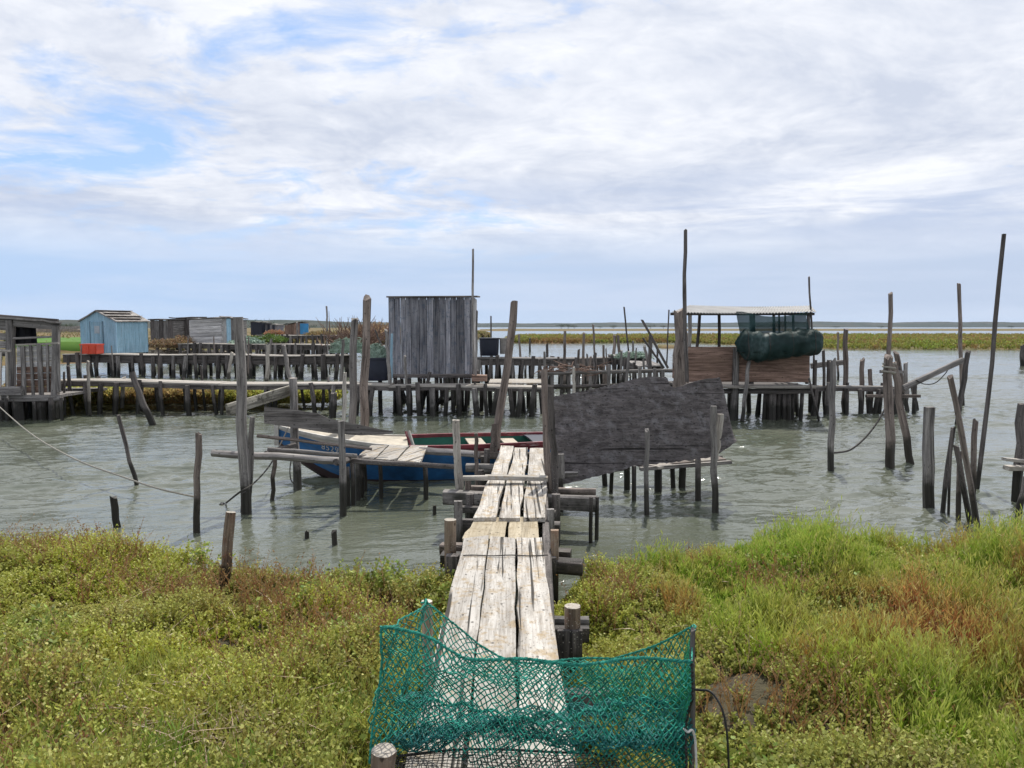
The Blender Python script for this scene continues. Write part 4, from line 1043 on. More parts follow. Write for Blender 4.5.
# =====================================================================
# open cabin with corrugated roof
# =====================================================================
cb=empty('open_cabin',V((wx(750,17.8),17.8,0)),'open sided fishing cabin on piles with corrugated roof and low brown board wall','cabin')
Yc=17.3; 
def cx_(px): return wx(px,Yc)
zfl=at(750,385.5,Yc).z; ztop=at(750,347,Yc).z
bz=[381.5,372,363,355.5,347]
for k in range(4):
    Yk=Yc+(.006 if k%2 else 0); a=at(688,(bz[k]+bz[k+1])/2,Yk); b=at(809.5,(bz[k]+bz[k+1])/2+.5,Yk); hh=(bz[k]-bz[k+1])*Yc/F+.012
    mid=at(735,(bz[k]+bz[k+1])/2,Yk)
    for (p,q) in ((a,mid+V((-.004,0,0))),(mid+V((.004,0,0)),b)):
        mb=MB(); mb.beam(p,q,.03,hh,seg=4,jit=.05,tint=random.uniform(.85,1.1)*(1 if q is not b else 1.25)); mb.build('wall_board',M['red_brown'],cb)
for k in range(3): # side and back boards
    zc_=zfl+.1+.2*k+.05
    mb=MB(); mb.beam(V((cx_(809),Yc+.05,zc_)),V((cx_(809),Yc+1.7,zc_)),.03,.19,seg=3); mb.build('wall_board',M['red_brown'],cb)
    mb=MB(); mb.beam(V((cx_(689),Yc+.05,zc_)),V((cx_(689),Yc+1.7,zc_)),.03,.19,seg=3); mb.build('wall_board',M['red_brown'],cb)
bm(cb,V((cx_(676),Yc-.08,zfl-.02)),V((cx_(813),Yc-.08,zfl-.02)),.3,.06,'pale','floor_edge'); bm(cb,V((cx_(680),Yc-.02,zfl-.13)),V((cx_(812),Yc-.02,zfl-.13)),.1,.11,'dark','beam'); bm(cb,V((cx_(680),Yc+1.6,zfl-.13)),V((cx_(812),Yc+1.6,zfl-.13)),.1,.11,'dark','beam')
g=[[V((cx_(682)+(cx_(812)-cx_(682))*i/3,Yc+.08+1.65*k,zfl-.045)) for k in (0,1)] for i in range(4)]; mb=MB(); mb.sheet(g,.05,(0,0,1)); mb.build('floor',M['dark'],cb)
# corrugated roof
g=[]; n=276; A=at(672,312.3,Yc-.1); B=at(816,311.8,Yc-.1); A2=at(690,305.5,Yc+1.75); B2=at(811,305.8,Yc+1.75)
for i in range(n+1):
    t_=i/n; a=A.lerp(B,t_); b=A2.lerp(B2,t_); wv=.012*math.sin(2*math.pi*t_*46)
    g.append([a.lerp(b,k/3)+V((0,0,wv-.03*math.sin(math.pi*t_))) for k in range(4)])
mb=MB(); mb.sheet(g,.012,(0,0,1)); mb.build('roof',M['corr'],cb)
bm(cb,at(671,313.8,Yc)+V((0,.05,0)),at(815,314,Yc)+V((0,.05,0)),.06,.06,'dark','rafter'); bm(cb,at(688,308,Yc+1.65),at(808,308,Yc+1.65),.06,.06,'dark','rafter')
for (xt,xb,Yp,wp,yt,yb,mt) in [(690,689,Yc+.06,4,315,350,'grey'),(736,732,Yc-.06,7,348,425,'grey'),(700,696.5,Yc+1.6,3.4,309,352,'dark'),(719,719,Yc+1.6,3,309,352,'dark'),(752.5,751,Yc+.08,6,314,384,'dark'),
      (773.5,773.5,Yc+1.5,3,309,352,'dark'),(779,779,Yc+1.6,2,309,352,'dark'),(785,785,Yc+1.65,2,309,352,'grey'),(793,793,Yc+1.5,2.6,309,352,'dark'),(808.5,807,Yc+.08,3.6,313,384,'dark')]:
    a=at(xb,yb,Yp); b=at(xt,yt,Yp); r=wp/2*Yp/F
    mb=MB(); mb.tube([a,a.lerp(b,.5)+V((r*.3,0,0)),b],[r,r,r*.95],n=8); mb.build('post',M[mt],cb)
for (px,py_,wp,yb) in [(735,388,8,0),(766,388,4.5,0),(772,388,9,0),(779,388,4,0),(784,388,5,0),(789,388,4.5,0),(792,388,4,0),(776,388,7,.5),(802.5,388,4,0),(700,388,6,0),(716,388,5,0),(760,388,4,1),(770,388,6,1.4),(782,388,6,1.2),(796,388,4,1.5),(730,388,5,1.4),(748,388,5,1.5)]:
    Yp=Yc+.05+yb*1.0+random.uniform(0,.15); p=at(px,390,Yp); r=wp/2*Yp/F
    mb=MB(); mb.tube([V((p.x+random.uniform(-.06,.06),Yp,-.5)),V((p.x,Yp,zfl-.07))],[r*1.05,r],n=8); mb.build('piling',M['dark'],cb)
post('leaning_stake','grey stake leaning up against the brown board wall of the open cabin','stake',750.5,350,742,421,4,'grey',Y=Yc-.3,group=GM)
# green shade net and its roll
mb=MB(); g=[]
for i in range(31):
    t_=i/30; x=736+(808-736)*t_; yt=312.5+ (0 if t_<.12 or t_>.97 else 5.0*max(0,math.sin(math.pi*min(1,max(0,(t_-.12)/.85))))**.8)-1; yb=345-8*t_**.5-(0 if t_<.8 else (t_-.8)*26)
    if t_<.2: yb=352-30*t_
    c_=[]
    for k in range(9):
        v=k/8; p=at(x+ (4*math.sin(v*3.1)*(1-t_*4) if t_<.25 else 0),yt+(yb-yt)*v,Yc-.14); p.y+=.05*math.sin(t_*19+v*4)+.05*math.sin(v*7+t_*6); c_.append(p)
    g.append(c_)
mb.sheet(g,.004,(0,-1,0)); tag(mb.build('shade_net',M['netdark']),'thin dark green shade net hanging from the corrugated cabin roof','net')
mb=MB(); pts=[];rs=[]
for i in range(33):
    t_=i/32; x=735+(822-735)*t_; r=12.8*(min(1,math.sin(min(t_*7,1)*math.pi/2))*.95+.05)*(1 if t_<.93 else math.sqrt(max(.03,1-((t_-.93)/.07)**2)))
    pts.append(at(x,343.2+1.8*math.sin(math.pi*min(1,t_*1.6))-1.2*t_,Yc-.34)); rs.append(r*Yc/F*(1+.012*math.sin(i*1.7)))
nl=empty('net_roll',pts[0],'fat sagging bundle of dark green net tied along the open cabin front','net bundle')
def Sroll(u,v,k=1.0):
    f=u*32; i=min(31,int(f)); p=pts[i].lerp(pts[i+1],f-i); r=rs[i]+(rs[i+1]-rs[i])*(f-i); th=2*math.pi*v
    d=V((0,math.cos(th),math.sin(th))); q=1+.20*(mnoise.fractal(V((p.x*1.1,d.y*.7,d.z*.7)),.7,2.2,5))+.06*math.sin(u*41+th*2)
    s_=V((0,0,-.04*math.sin(math.pi*min(1,u*1.5))*(1 if d.z<0 else .3)))
    return p+d*r*q*k+s_
mb=MB(); i0=0; nv_=44; nu_=80
for i in range(nu_+1):
    for j in range(nv_): p=Sroll(i/nu_,j/nv_); mb.v.append(p); mb.g.append(tuple(p)); mb.t.append(1)
for i in range(nu_):
    for j in range(nv_): mb.f.append((i*nv_+j,i*nv_+(j+1)%nv_,(i+1)*nv_+(j+1)%nv_,(i+1)*nv_+j)); mb.m.append(0)
mb.f.append(tuple(range(nv_))); mb.f.append(tuple(range(nu_*nv_+nv_-1,nu_*nv_-1,-1))); mb.m+=[0,0]
mb.build('bundle',M['netroll'],nl)
ROLL=(Sroll,nl)
for u_ in (.12,.36,.62,.88):
    mb=MB(); mb.tube([Sroll(u_+.004*math.sin(j),j/24,1.02) for j in range(25)],.009,n=5); mb.build('tie_cord',M['ropedark'],nl)
mb=MB(); g=[]
for i in range(21):
    t_=i/20; x=741+(800-741)*t_; c_=[]
    for k in range(7):
        v=k/6; p=at(x,352+v*(7.5*max(0,math.sin(math.pi*min(1,t_*1.25)))**.7*(1-.55*t_)),Yc-.58+.15*v); p.y+=.04*math.sin(t_*23); c_.append(p)
    g.append(c_)
mb.sheet(g,.02,(0,-1,0)); tag(mb.build('net_fold',M['netroll']),'loose dark net fold sagging below the green net roll','net')

# =====================================================================
# open shed at the left edge
# =====================================================================
sh=empty('open_shed',V((wx(20,17.6),17.6,0)),'weathered open shed on black piles with a tin roof and patched plank wall','shed')
Ys=17.4
def S(px,py,dy=0): return at(px,py,Ys+dy)
g=[]; A=S(-75,311,-.15); B=S(62,322.5,-.15)
for i in range(15):
    t_=i/14; a=A.lerp(B,t_); g.append([a+V((-.50*k,.75*k,-.01*k+random.uniform(-.015,.02))) for k in range(4)])
mb=MB(); mb.sheet(g,.04,(0,0,1)); mb.build('roof',M['roofgrey'],sh)
bm(sh,S(-70,316.5),S(60,326.5),.07,.16,'grey','fascia'); bm(sh,S(-70,311,2.0),S(58,321,2.0),.08,.1,'dark','rafter')
for (xt,yt,xb,yb,wp,dy,mt) in [(10.5,320,11,396,7,0,'grey'),(56,326,55,418,6,0,'grey'),(-40,316,-40,396,7,0,'grey'),(57,323,57,396,5,2.0,'dark'),(10,318,10,396,5,2,'dark')]:
    a=S(xb,yb,dy); b=S(xt,yt,dy); bm(sh,a,b,wp*Ys/F,wp*Ys/F,mt,'post')
for k in range(4):
    y0_=346.5+k*5.2; bm(sh,S(17,y0_+2.3,-.0),S(57.5,y0_+1.3,-.0),.025,5.0*Ys/F,'white','wall_board')
for k in range(4):
    y0_=367.3+k*6.6; bm(sh,S(17,y0_+2.9),S(57.5,y0_+2.0),.025,6.4*Ys/F,'red_brown','wall_board')
bm(sh,S(17,345,-.03),S(59,343.3,-.03),.08,.045,'pale','rail'); bm(sh,S(13,338.5,-.02),S(57,336.5,-.02),.05,.045,'grey','rail')
for (xt,xb,yt,yb,wp) in [(22.5,24.5,346,398,4),(30.5,33.5,345,398,2.5),(39,41.5,344,397,4.5),(47,48.5,344,392,2),(57.5,59,344,392,3.2)]:
    bm(sh,S(xb,yb,-.05),S(xt,yt,-.05),wp*Ys/F,.05,'grey','batten')
g=[[S(13.5+(37.5-13.5)*i/8-(2.0*(1-k/4)*i/8),323.3+i*.25+20.5*k/4,.35+.05*math.sin(i*1.3)) for k in range(5)] for i in range(9)]
mb=MB(); mb.sheet(g,.012,(0,1,0)); mb.build('hanging_tarp',M['tarp'],sh)
for k in range(5):
    y0_=321+k*5.2 if k<2 else 335+(k-2)*8
    bm(sh,S(-75,y0_-2.5),S(9,y0_+2),.025,(4.8 if k<2 else 7.0)*Ys/F,'grey','wall_board')
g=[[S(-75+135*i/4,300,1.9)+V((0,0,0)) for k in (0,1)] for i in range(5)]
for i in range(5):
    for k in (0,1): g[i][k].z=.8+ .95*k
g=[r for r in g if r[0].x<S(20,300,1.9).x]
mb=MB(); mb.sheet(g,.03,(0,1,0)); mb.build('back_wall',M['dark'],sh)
g=[[V((S(-75,395).x+(S(60,395).x-S(-75,395).x)*i/4,Ys-.15+2.2*k,S(0,396).z)) for k in (0,1)] for i in range(5)]
mb=MB(); mb.sheet(g,.06,(0,0,1)); mb.build('floor',M['grey'],sh)
bm(sh,S(-75,399.5,-.08),S(62,398,-.08),.12,.14,'grey','beam'); bm(sh,S(-75,392,-.2),S(22,391,-.2),.1,.2,'grey','floor_edge')
for (px,wp,dy) in [(2,9,-.05),(8,6,.3),(18,12,0),(24,5,.1),(34,4,-.1),(41,11,.05),(52,6,-.1),(59,3.5,.2),(-8,8,0),(-25,8,.1),(13,8,1.5),(30,8,1.6),(48,8,1.7),(61,3,-.2),(6,3,-.3)]:
    Yp=Ys+dy; p=at(px,400,Yp); r=wp/2*Yp/F
    mb=MB(); mb.tube([V((p.x+random.uniform(-.05,.05),Yp,-.5)),V((p.x,Yp,S(0,397).z))],[r*1.05,r],n=9); mb.build('piling',M['dark'],sh)
for (xt,xb,yt) in ((6.5,8,352),(1,0,352)): bm(sh,S(xb,400,-.22),S(xt,yt,-.22),.04,.04,'pale','batten')
bm(sh,S(-30,351,-.2),S(11,351,-.2),.05,.05,'pale','rail')

# =====================================================================
# blue hut, orange box, huts and walls on the far bank
# =====================================================================
def gable_hut(name,label,cat,cpx,Y,zb,w,d,he,hr,rot,wallm,roofm,door=True,window=False,sidem=None):
    """gable end toward local -y; w along x, d along y"""
    root=empty(name,V((wx(cpx,Y),Y,zb)),label,cat)
    Rm=Matrix.Rotation(rot,3,'Z'); o0=V((wx(cpx,Y),Y,zb))
    def P(x,y,z): return o0+Rm@V((x,y,z))
    def wall(pts,nm,mat,th=.03):
        mb=MB(); n=(pts[1]-pts[0]).cross(pts[-1]-pts[0]).normalized(); N=len(pts); i0=0
        ex=(pts[1]-pts[0]).normalized(); 
        for sg in (0,1):
            for p in pts:
                q=p-n*th*sg; mb.v.append(q); r_=q-pts[0]; mb.g.append((r_.dot(ex),0,r_.z)); mb.t.append(1)
        mb.f.append(tuple(range(N))); mb.f.append(tuple(range(2*N-1,N-1,-1))); mb.m+=[0,0]
        for k in range(N): mb.f.append((k,N+k,N+(k+1)%N,(k+1)%N)); mb.m.append(0)
        return mb.build(nm,M[mat],root,smooth=False)
    wall([P(-w/2,-d/2,0),P(w/2,-d/2,0),P(w/2,-d/2,he),P(0,-d/2,hr),P(-w/2,-d/2,he)],'gable_wall',wallm)
    wall([P(w/2,d/2,0),P(-w/2,d/2,0),P(-w/2,d/2,he),P(0,d/2,hr),P(w/2,d/2,he)],'gable_wall',wallm)
    wall([P(w/2,-d/2+.002,0),P(w/2,d/2-.002,0),P(w/2,d/2-.002,he),P(w/2,-d/2+.002,he)],'side_wall',sidem or wallm)
    wall([P(-w/2,d/2-.002,0),P(-w/2,-d/2+.002,0),P(-w/2,-d/2+.002,he),P(-w/2,d/2-.002,he)],'side_wall',wallm)
    for sg in (-1,1):
        e=.09; sl_=(hr-he)/(w/2); g=[]
        for i in range(9):
            yy=-d/2-e+(d+2*e)*i/8; g.append([P(sg*k/4*(w/2+e),yy,hr+.03-sl_*k/4*(w/2+e)+random.uniform(-.012,.012)) for k in range(5)])
        mb=MB(); mb.sheet(g,.045,Rm@V((sg*sl_,0,1)),tint=.9); mb.build('roof',M[roofm],root)
        if sg==1:
            for i in range(4):
                mb=MB(); k0=.08+i*.25; yy=.1*(i%2); mb.beam(P((w/2+e)*k0,-d/2-.1+yy,hr+.085-sl_*(w/2+e)*k0),P((w/2+e)*k0,d/2-.3*(i%2),hr+.085-sl_*(w/2+e)*k0),.2,.025,seg=3); mb.build('roof_board',M['brown' if i%2 else 'pale'],root)
    if door:
        dm=MB(); dm.beam(P(-.08,-d/2-.022,.02),P(-.08,-d/2-.022,he*.98),w*.32,.03,seg=2,up=Rm@V((0,1,0)),tint=.92); dd=dm.build('door',M[wallm],root)
        if window:
            wm=MB(); wm.beam(P(-.02,-d/2-.045,he*.62),P(-.02,-d/2-.045,he*.86),w*.14,.015,seg=1,up=Rm@V((0,1,0))); wm.build('pane',M['glass'],dd)
        for xx in (-.08-w*.175,-.08+w*.175):
            fm=MB(); fm.beam(P(xx,-d/2-.025,.02),P(xx,-d/2-.025,he*1.0),.04,.04,seg=2,up=Rm@V((0,1,0)),tint=.6); fm.build('door_frame',M[wallm],root)
    mb=MB(); mb.beam(P(w/2+.01,-d/2-.01,0),P(w/2+.01,-d/2-.01,he),.05,.05,seg=2,tint=1.3); mb.build('corner_trim',M[wallm],root)
    return root,P
bh,_=gable_hut('blue_hut','light blue painted hut with gabled board roof and narrow door','hut',115.5,34.8,.95,2.1,1.75,1.40,1.84,R(-20),'hutblue','roofgrey',True,True)
mb=MB(); c=at(92,348.5,32.6)
for z0_,z1_,ww in ((0,.36,.34),(.36,.42,.37)):
    mb.loft([V((c.x-ww*1.0,c.y,.97+(z0_+z1_)/2)),V((c.x+ww*1.0,c.y,.97+(z0_+z1_)/2))],[[(.3,-(z1_-z0_)/2),(.3,(z1_-z0_)/2),(-.3,(z1_-z0_)/2),(-.3,-(z1_-z0_)/2)]]*2,ups=V((0,0,1)))
for k in (-.28,.0,.28): mb.loft([V((c.x+k,c.y-.315,.99)),V((c.x+k,c.y-.315,1.32))],[[(.025,-.015),(.025,.015),(-.025,.015),(-.025,-.015)]]*2)
tag(mb.build('plastic_crate',M['crate']),'bright orange red plastic crate with lid standing before the blue hut','crate')
def flat_hut(name,label,x0,x1,yt0,yt1,yb,Y,mats,dep,roofm='dark',horiz=False,cat='hut'):
    root=empty(name,V((wx((x0+x1)/2,Y),Y,at(0,yb,Y).z)),label,cat)
    a=at(x0,yb,Y); b=at(x1,yb,Y); za,zb2=at(x0,yt0,Y).z,at(x1,yt1,Y).z
    if horiz:
        n=8
        for k in range(n):
            f0,f1=k/n,(k+1)/n
            z0a=a.z+(za-a.z)*(f0+f1)/2; z0b=b.z+(zb2-b.z)*(f0+f1)/2
            mb=MB(); mb.beam(V((a.x+random.uniform(-.03,.03),Y,z0a)),V((b.x+random.uniform(-.03,.03),Y,z0b)),.03,(za-a.z)/n*.97,seg=3,tint=random.uniform(.75,1.2)); mb.build('wall_board',M[mats[0]],root)
    else:
        n=max(3,int((b.x-a.x)/.25))
        for k in range(n):
            f=(k+.5)/n; x=a.x+(b.x-a.x)*f; zt_=za+(zb2-za)*f
            mb=MB(); mb.beam(V((x,Y+random.uniform(-.01,.01),a.z)),V((x,Y,zt_+random.uniform(-.04,.04))),(b.x-a.x)/n*.97,.03,seg=2,tint=random.uniform(.6,1.3)); mb.build('wall_board',M[mats[k%len(mats)]],root)
    for (p,q,zz_) in ((V((b.x,Y+.03,0)),V((b.x+.1,Y+dep,0)),zb2),(V((a.x,Y+.03,0)),V((a.x+.1,Y+dep,0)),za),(V((a.x+.1,Y+dep,0)),V((b.x+.1,Y+dep,0)),min(za,zb2))):
        g=[[p.lerp(q,i)+V((0,0,z)) for z in (a.z,zz_-.02)] for i in (0,1)]; dv=(q-p).cross(V((0,0,1)))
        mb=MB(); mb.sheet(g,.04,dv); mb.build('side_wall',M[mats[-1]],root)
    g=[[V((a.x-.1+(b.x-a.x+.3)*i/6,Y-.1+(dep+.2)*k/2,za+(zb2-za)*i/6+.05+random.uniform(-.03,.05))) for k in range(3)] for i in range(7)]
    mb=MB(); mb.sheet(g,.05,(0,0,1)); mb.build('roof',M[roofm],root)
    for k in range(max(2,int((b.x-a.x)/.8))):
        x=a.x+(b.x-a.x)*(k+.5)/max(2,int((b.x-a.x)/.8)); mb=MB(); mb.beam(V((x,Y+.1,.3)),V((x,Y+.1,a.z)),.15,.15,seg=1); mb.build('support_post',M['dark'],root)
    return root
flat_hut('plank_shack','low dark shack of patched planks between the blue hut and the pale shack',151,173,320.5,320,346,46,['dark','grey'],2.0)
flat_hut('plank_shack','tall blackish plank shack squeezed against the pale horizontal board shack',172,190,319,318,347,47.5,['dark'],2.2)
flat_hut('plank_shack','pale grey shack of horizontal boards on the far walkway',190,222,320,318,347,45.5,['white'],2.0,'grey',True)
flat_hut('plank_shack','narrow whitish plank lean-to beside the pale board shack',222.5,236,318,319.5,347,45.7,['white','hutblue','grey'],1.6,'grey')
flat_hut('far_shack','distant slate blue shack standing in the dry marsh, left of the reddish one',251,262,322.5,322.5,335,85,['tub'],3,'grey')
flat_hut('far_shack','smaller distant bluish shack joined to the slate blue shack',262.5,275,324,325,334,86,['tub','hutgrey'],3,'grey')
fs=flat_hut('far_shack','distant reddish brown shack with a bright blue end panel in the dry marsh',285,300,325,322.5,339,72,['red_brown'],2.5,'dark')
mb=MB(); mb.beam(at(304.3,338,71.9),at(304.3,323.5,71.9),.78,.06,seg=1); mb.build('blue_panel',M['bluepaint'],fs)
# low stone walls, rubble and shrubs on the far land
def rubble(name,label,x0,x1,yb,Y,hh,n,grp):
    for k in range(n):
        px=x0+(x1-x0)*(k+random.random()*.6)/n; p=at(px,yb,Y+random.uniform(-.8,.8)); s=random.uniform(.5,1.0)*hh
        mb=MB(); me_=[]; goff=random.uniform(0,9)
        nn=7
        for i in range(nn+1):
            ph=math.pi*(i/nn-.5)
            for j in range(10):
                th=2*math.pi*j/10; d=V((math.cos(th)*math.cos(ph),math.sin(th)*math.cos(ph),math.sin(ph))); q=1+.5*mnoise.noise(d*1.6+V((k*3.1,goff,0)))
                mb.v.append(p+V((d.x*s*1.1*q,d.y*s*q,d.z*s*.65*q))); mb.g.append((d.x,d.y+goff,d.z)); mb.t.append(1)
        for i in range(nn):
            for j in range(10): mb.f.append((i*10+j,i*10+(j+1)%10,(i+1)*10+(j+1)%10,(i+1)*10+j)); mb.m.append(0)
        tag(mb.build(name,M['stone']),label,'rock',grp)
rubble('rubble_stone','pale rubble stone on the shore between the shed and the blue hut',60,82,368,47,.35,12,'rubble along the far shore')
rubble('bank_stone','pale stone under the row of plank shacks',155,240,353,45,.35,22,'stones under the shacks')
def shrub(name,label,px,py,Y,rx,rz,n,tone,grp=None,leaf=.12,cat='shrub'):
    c=at(px,py,Y); u=NP.random(n); th=NP.random(n)*2*np.pi; rr=np.sqrt(NP.random(n)); 
    x=c.x+rx*rr*np.cos(th); y=c.y+rx*.8*rr*np.sin(th); hh=rz*(1-.65*rr**2)*(.55+.6*vn(x*1.0,y,2.2/rx))
    tn=np.array(tone)[None]*(.7+.6*vn(x+9,y,3/rx))[:,None]
    o=shoots(name,np.stack([x,y,np.full(n,c.z-.1)],-1),hh,.1+.5*NP.random(n),tn,9,leaf,leaf*.22,.6,M['leaf'],stemw=leaf*.06,kind=None)
    return tag(o,label,cat,grp)
GS='shrubs on the far land'
shrub('dry_shrub','rusty dry brush growing in front of the dark shacks',165,346,44.6,1.0,.7,260,(.27,.19,.11),GS,.16)
shrub('dry_shrub','orange dry brush at the foot of the tall blackish shack',182,346,44.8,.8,.75,240,(.29,.20,.11),GS,.16)
shrub('green_shrub','fresh green bush behind the pale tarpaulin heap',262,341,52,1.7,.65,420,(.10,.16,.035),GS,.18)
shrub('dry_shrub','reddish bush beside the distant slate blue shack',277,336,75,1.3,.9,240,(.34,.19,.11),GS,.2)
shrub('dry_shrub','broad tan scrub behind the brushwood heap',372,338,62,2.6,1.5,700,(.30,.21,.12),GS,.22)
shrub('dry_shrub','low tan scrub between the reddish shack and the tall posts',322,339,66,2.4,.8,500,(.24,.18,.08),GS,.22)
def tree(name,label,px,Y,h_,r_,n,tone,grp,zb=.5):
    base=V((wx(px,Y),Y,zb)); root=empty(name,base,label,'tree',grp)
    mb=MB(); mb.tube([base+V((0,0,-1)),base+V((0,0,h_*.4)),base+V((r_*.1,0,h_*.8))],[h_*.05,h_*.04,h_*.015],n=6)
    for k in range(4):
        a=base+V((0,0,h_*(.3+.1*k))); mb.tube([a,a+V((math.cos(k*2.1)*r_*.6,math.sin(k*2.1)*r_*.5,h_*.25))],[h_*.02,h_*.008],n=5)
    mb.build('trunk',M['dark'],root)
    cl=NP.normal(size=(14,3)); cl/=np.linalg.norm(cl,axis=1)[:,None]; cl*=NP.random((14,1))**.4; cl*=np.array([r_*.75,r_*.75,h_*.28]); cl[:,2]+=h_*.62
    ci=NP.integers(0,14,n); p=cl[ci]+NP.normal(size=(n,3))*np.array([r_*.22,r_*.22,h_*.09])
    d=norm(NP.normal(size=(n,3))); s_=norm(np.cross(d,NP.normal(size=(n,3)))); L=h_*.055
    co=np.stack([p-d*L,p+s_*L*.6,p+d*L,p-s_*L*.6],1).reshape(-1,3); me=bpy.data.meshes.new('crown'); raw_mesh(me,co,np.arange(n*4).reshape(-1,4)); me.materials.append(M['leaf'])
    tn=np.array(tone)[None]*(.6+.8*NP.random((14,1)))[ci]; tn=np.repeat(tn,4,0); a=me.attributes.new('tone','FLOAT_COLOR','POINT'); a.data.foreach_set('color',np.concatenate([tn,np.ones((len(tn),1))],1).astype(np.float32).ravel())
    o=bpy.data.objects.new('crown',me); col.objects.link(o); o.parent=root
GT='trees on the far shore'
for px,Y,h_,r_,lb in [(561,640,4.2,5,'widest dark tree clump on the far marsh shore'),(568,650,5.0,6,'tallest dark tree of the far clump beyond the rail'),(574,660,3.6,4,'lower right tree of the far clump beyond the rail'),(613.5,680,3.6,4,'round dark tree on the far shore near the thick stakes'),
   (600,700,2.6,3,'small bush tree on the far shore between clump and stakes'),(650,720,4.0,7,'broad dark tree on the far shore at the crossing poles'),(663,740,3.4,5,'low dark tree on the far shore next to the bark post'),(880,700,3.0,4,'small dark tree on the far shore behind the roped post'),(835,720,2.8,5,'faint low tree on the far shore beyond the jetty'),(1010,720,3,5,'low tree on the far shore beyond the longest pole')]:
    tree('shore_tree',lb,px,Y,h_,r_,240,(.030,.050,.022),GT)
for px,Y,h_,r_,lb in [(262,420,6.0,7,'dark bushy tree behind the slate blue shack'),(255,430,4.5,5,'lower dark tree behind the slate blue shack'),(54,300,3.4,4,'dark tree above the green field by the shed roof'),(62,310,3.0,4.5,'rounded tree above the green field near the blue hut'),(70,320,3.2,4,'tree touching the blue hut roof above the green field'),(340,420,3.0,6,'low tree on the land edge behind the square topped post'),(310,440,3.2,7,'low tree line clump behind the reddish shack')]:
    tree('inland_tree',lb,px,Y,h_,r_,260,(.040,.060,.026),'trees on the land side')
# tiny buildings on the ridge above the green field
def far_wall(label,x0,x1,yt,yb,Y,mat):
    mb=MB(); a=at(x0,yb,Y); b=at(x1,yb,Y); hz_=(yb-yt)*Y/F
    g=[[a.lerp(b,i/8)+V((0,0,hz_*k+ (random.uniform(-.15,.15) if k else -1.5))) for k in (0,1)] for i in range(9)]; mb.sheet(g,1.2,(0,1,0))
    tag(mb.build('earth_wall',M[mat]),label,'wall')
far_wall('long pale earth wall beyond the bright green field',30,84,329.5,333.5,190,'stone')
far_wall('distant pale bank wall above the green field, higher than the earth wall',34,84,326.3,327.6,260,'roofgrey')

# =====================================================================
# ropes
# =====================================================================
def rope(name,label,pts,r,mat,cat='rope',sub=8):
    P=[pts[0]]
    ext_=[pts[0]]+pts+[pts[-1]]
    for i in range(1,len(ext_)-2):
        a,b,c,d=ext_[i-1:i+3]
        for k in range(1,sub+1):
            t_=k/sub; P.append(.5*((2*b)+(c-a)*t_+(2*a-5*b+4*c-d)*t_*t_+(3*b-a-3*c+d)*t_**3))
    mb=MB(); mb.tube(P,r,n=6,rough=.15); return tag(mb.build(name,M[mat]),label,cat)
rope('mooring_rope','long pale rope dipping from the open shed down into the water',[at(-8,400,16.5),at(30,433,13),at(75,459,10.6),at(125,477.5,9.6),at(160,489,9.1),onz(196,497,.012)],.011,'rope')
rope('mooring_rope','rope hanging slack between the roped post and the light grey post',[at(889,400,12.5),at(880,418,12.4),at(866,437,12.2),at(850,450,11.9),at(833,453,11.45)],.016,'ropedark')
rope('mooring_rope','rope wound around the top of the thick roped post',[at(883,364,11.5)]+[at(889+6.5*math.cos(a*1.05),364+a*.75,11.62+.15*math.sin(-a*1.05)*-1) for a in range(0,16)],.014,'rope')
rope('mooring_rope','thin slack rope hanging under the diagonal timber',[at(916,380,18.3),at(924,384,18.3),at(935,383,18.4),at(945,374,18.5),at(950,366,18.5)],.012,'ropedark')
rope('mooring_rope','dark rope running from the boat bow down toward the leaning timber post',[at(288,428,10.3),at(280,445,9.8),at(270,465,9.2),at(254,483,8.55),at(240,492,8.3),onz(226,503,.02)],.010,'ropedark')
rope('mooring_rope','thin rope loop hanging from the post with lichen crossbar',[at(293,452,9.75),at(290,468,9.7),at(291,480,9.7),at(295,484,9.7)],.008,'ropedark')
rope('mooring_rope','short rope end dangling beside the foot of the leaning timber post',[at(246,492,8.45),at(242,494,8.4),at(241.5,503,8.4),at(241,513,8.4)],.009,'ropedark')
heap('mooring_float','small knobbly dark float lying in the water on a rope end',222.5,507,8.97,.045,.05,.045,'tarp','float',2.2,8)

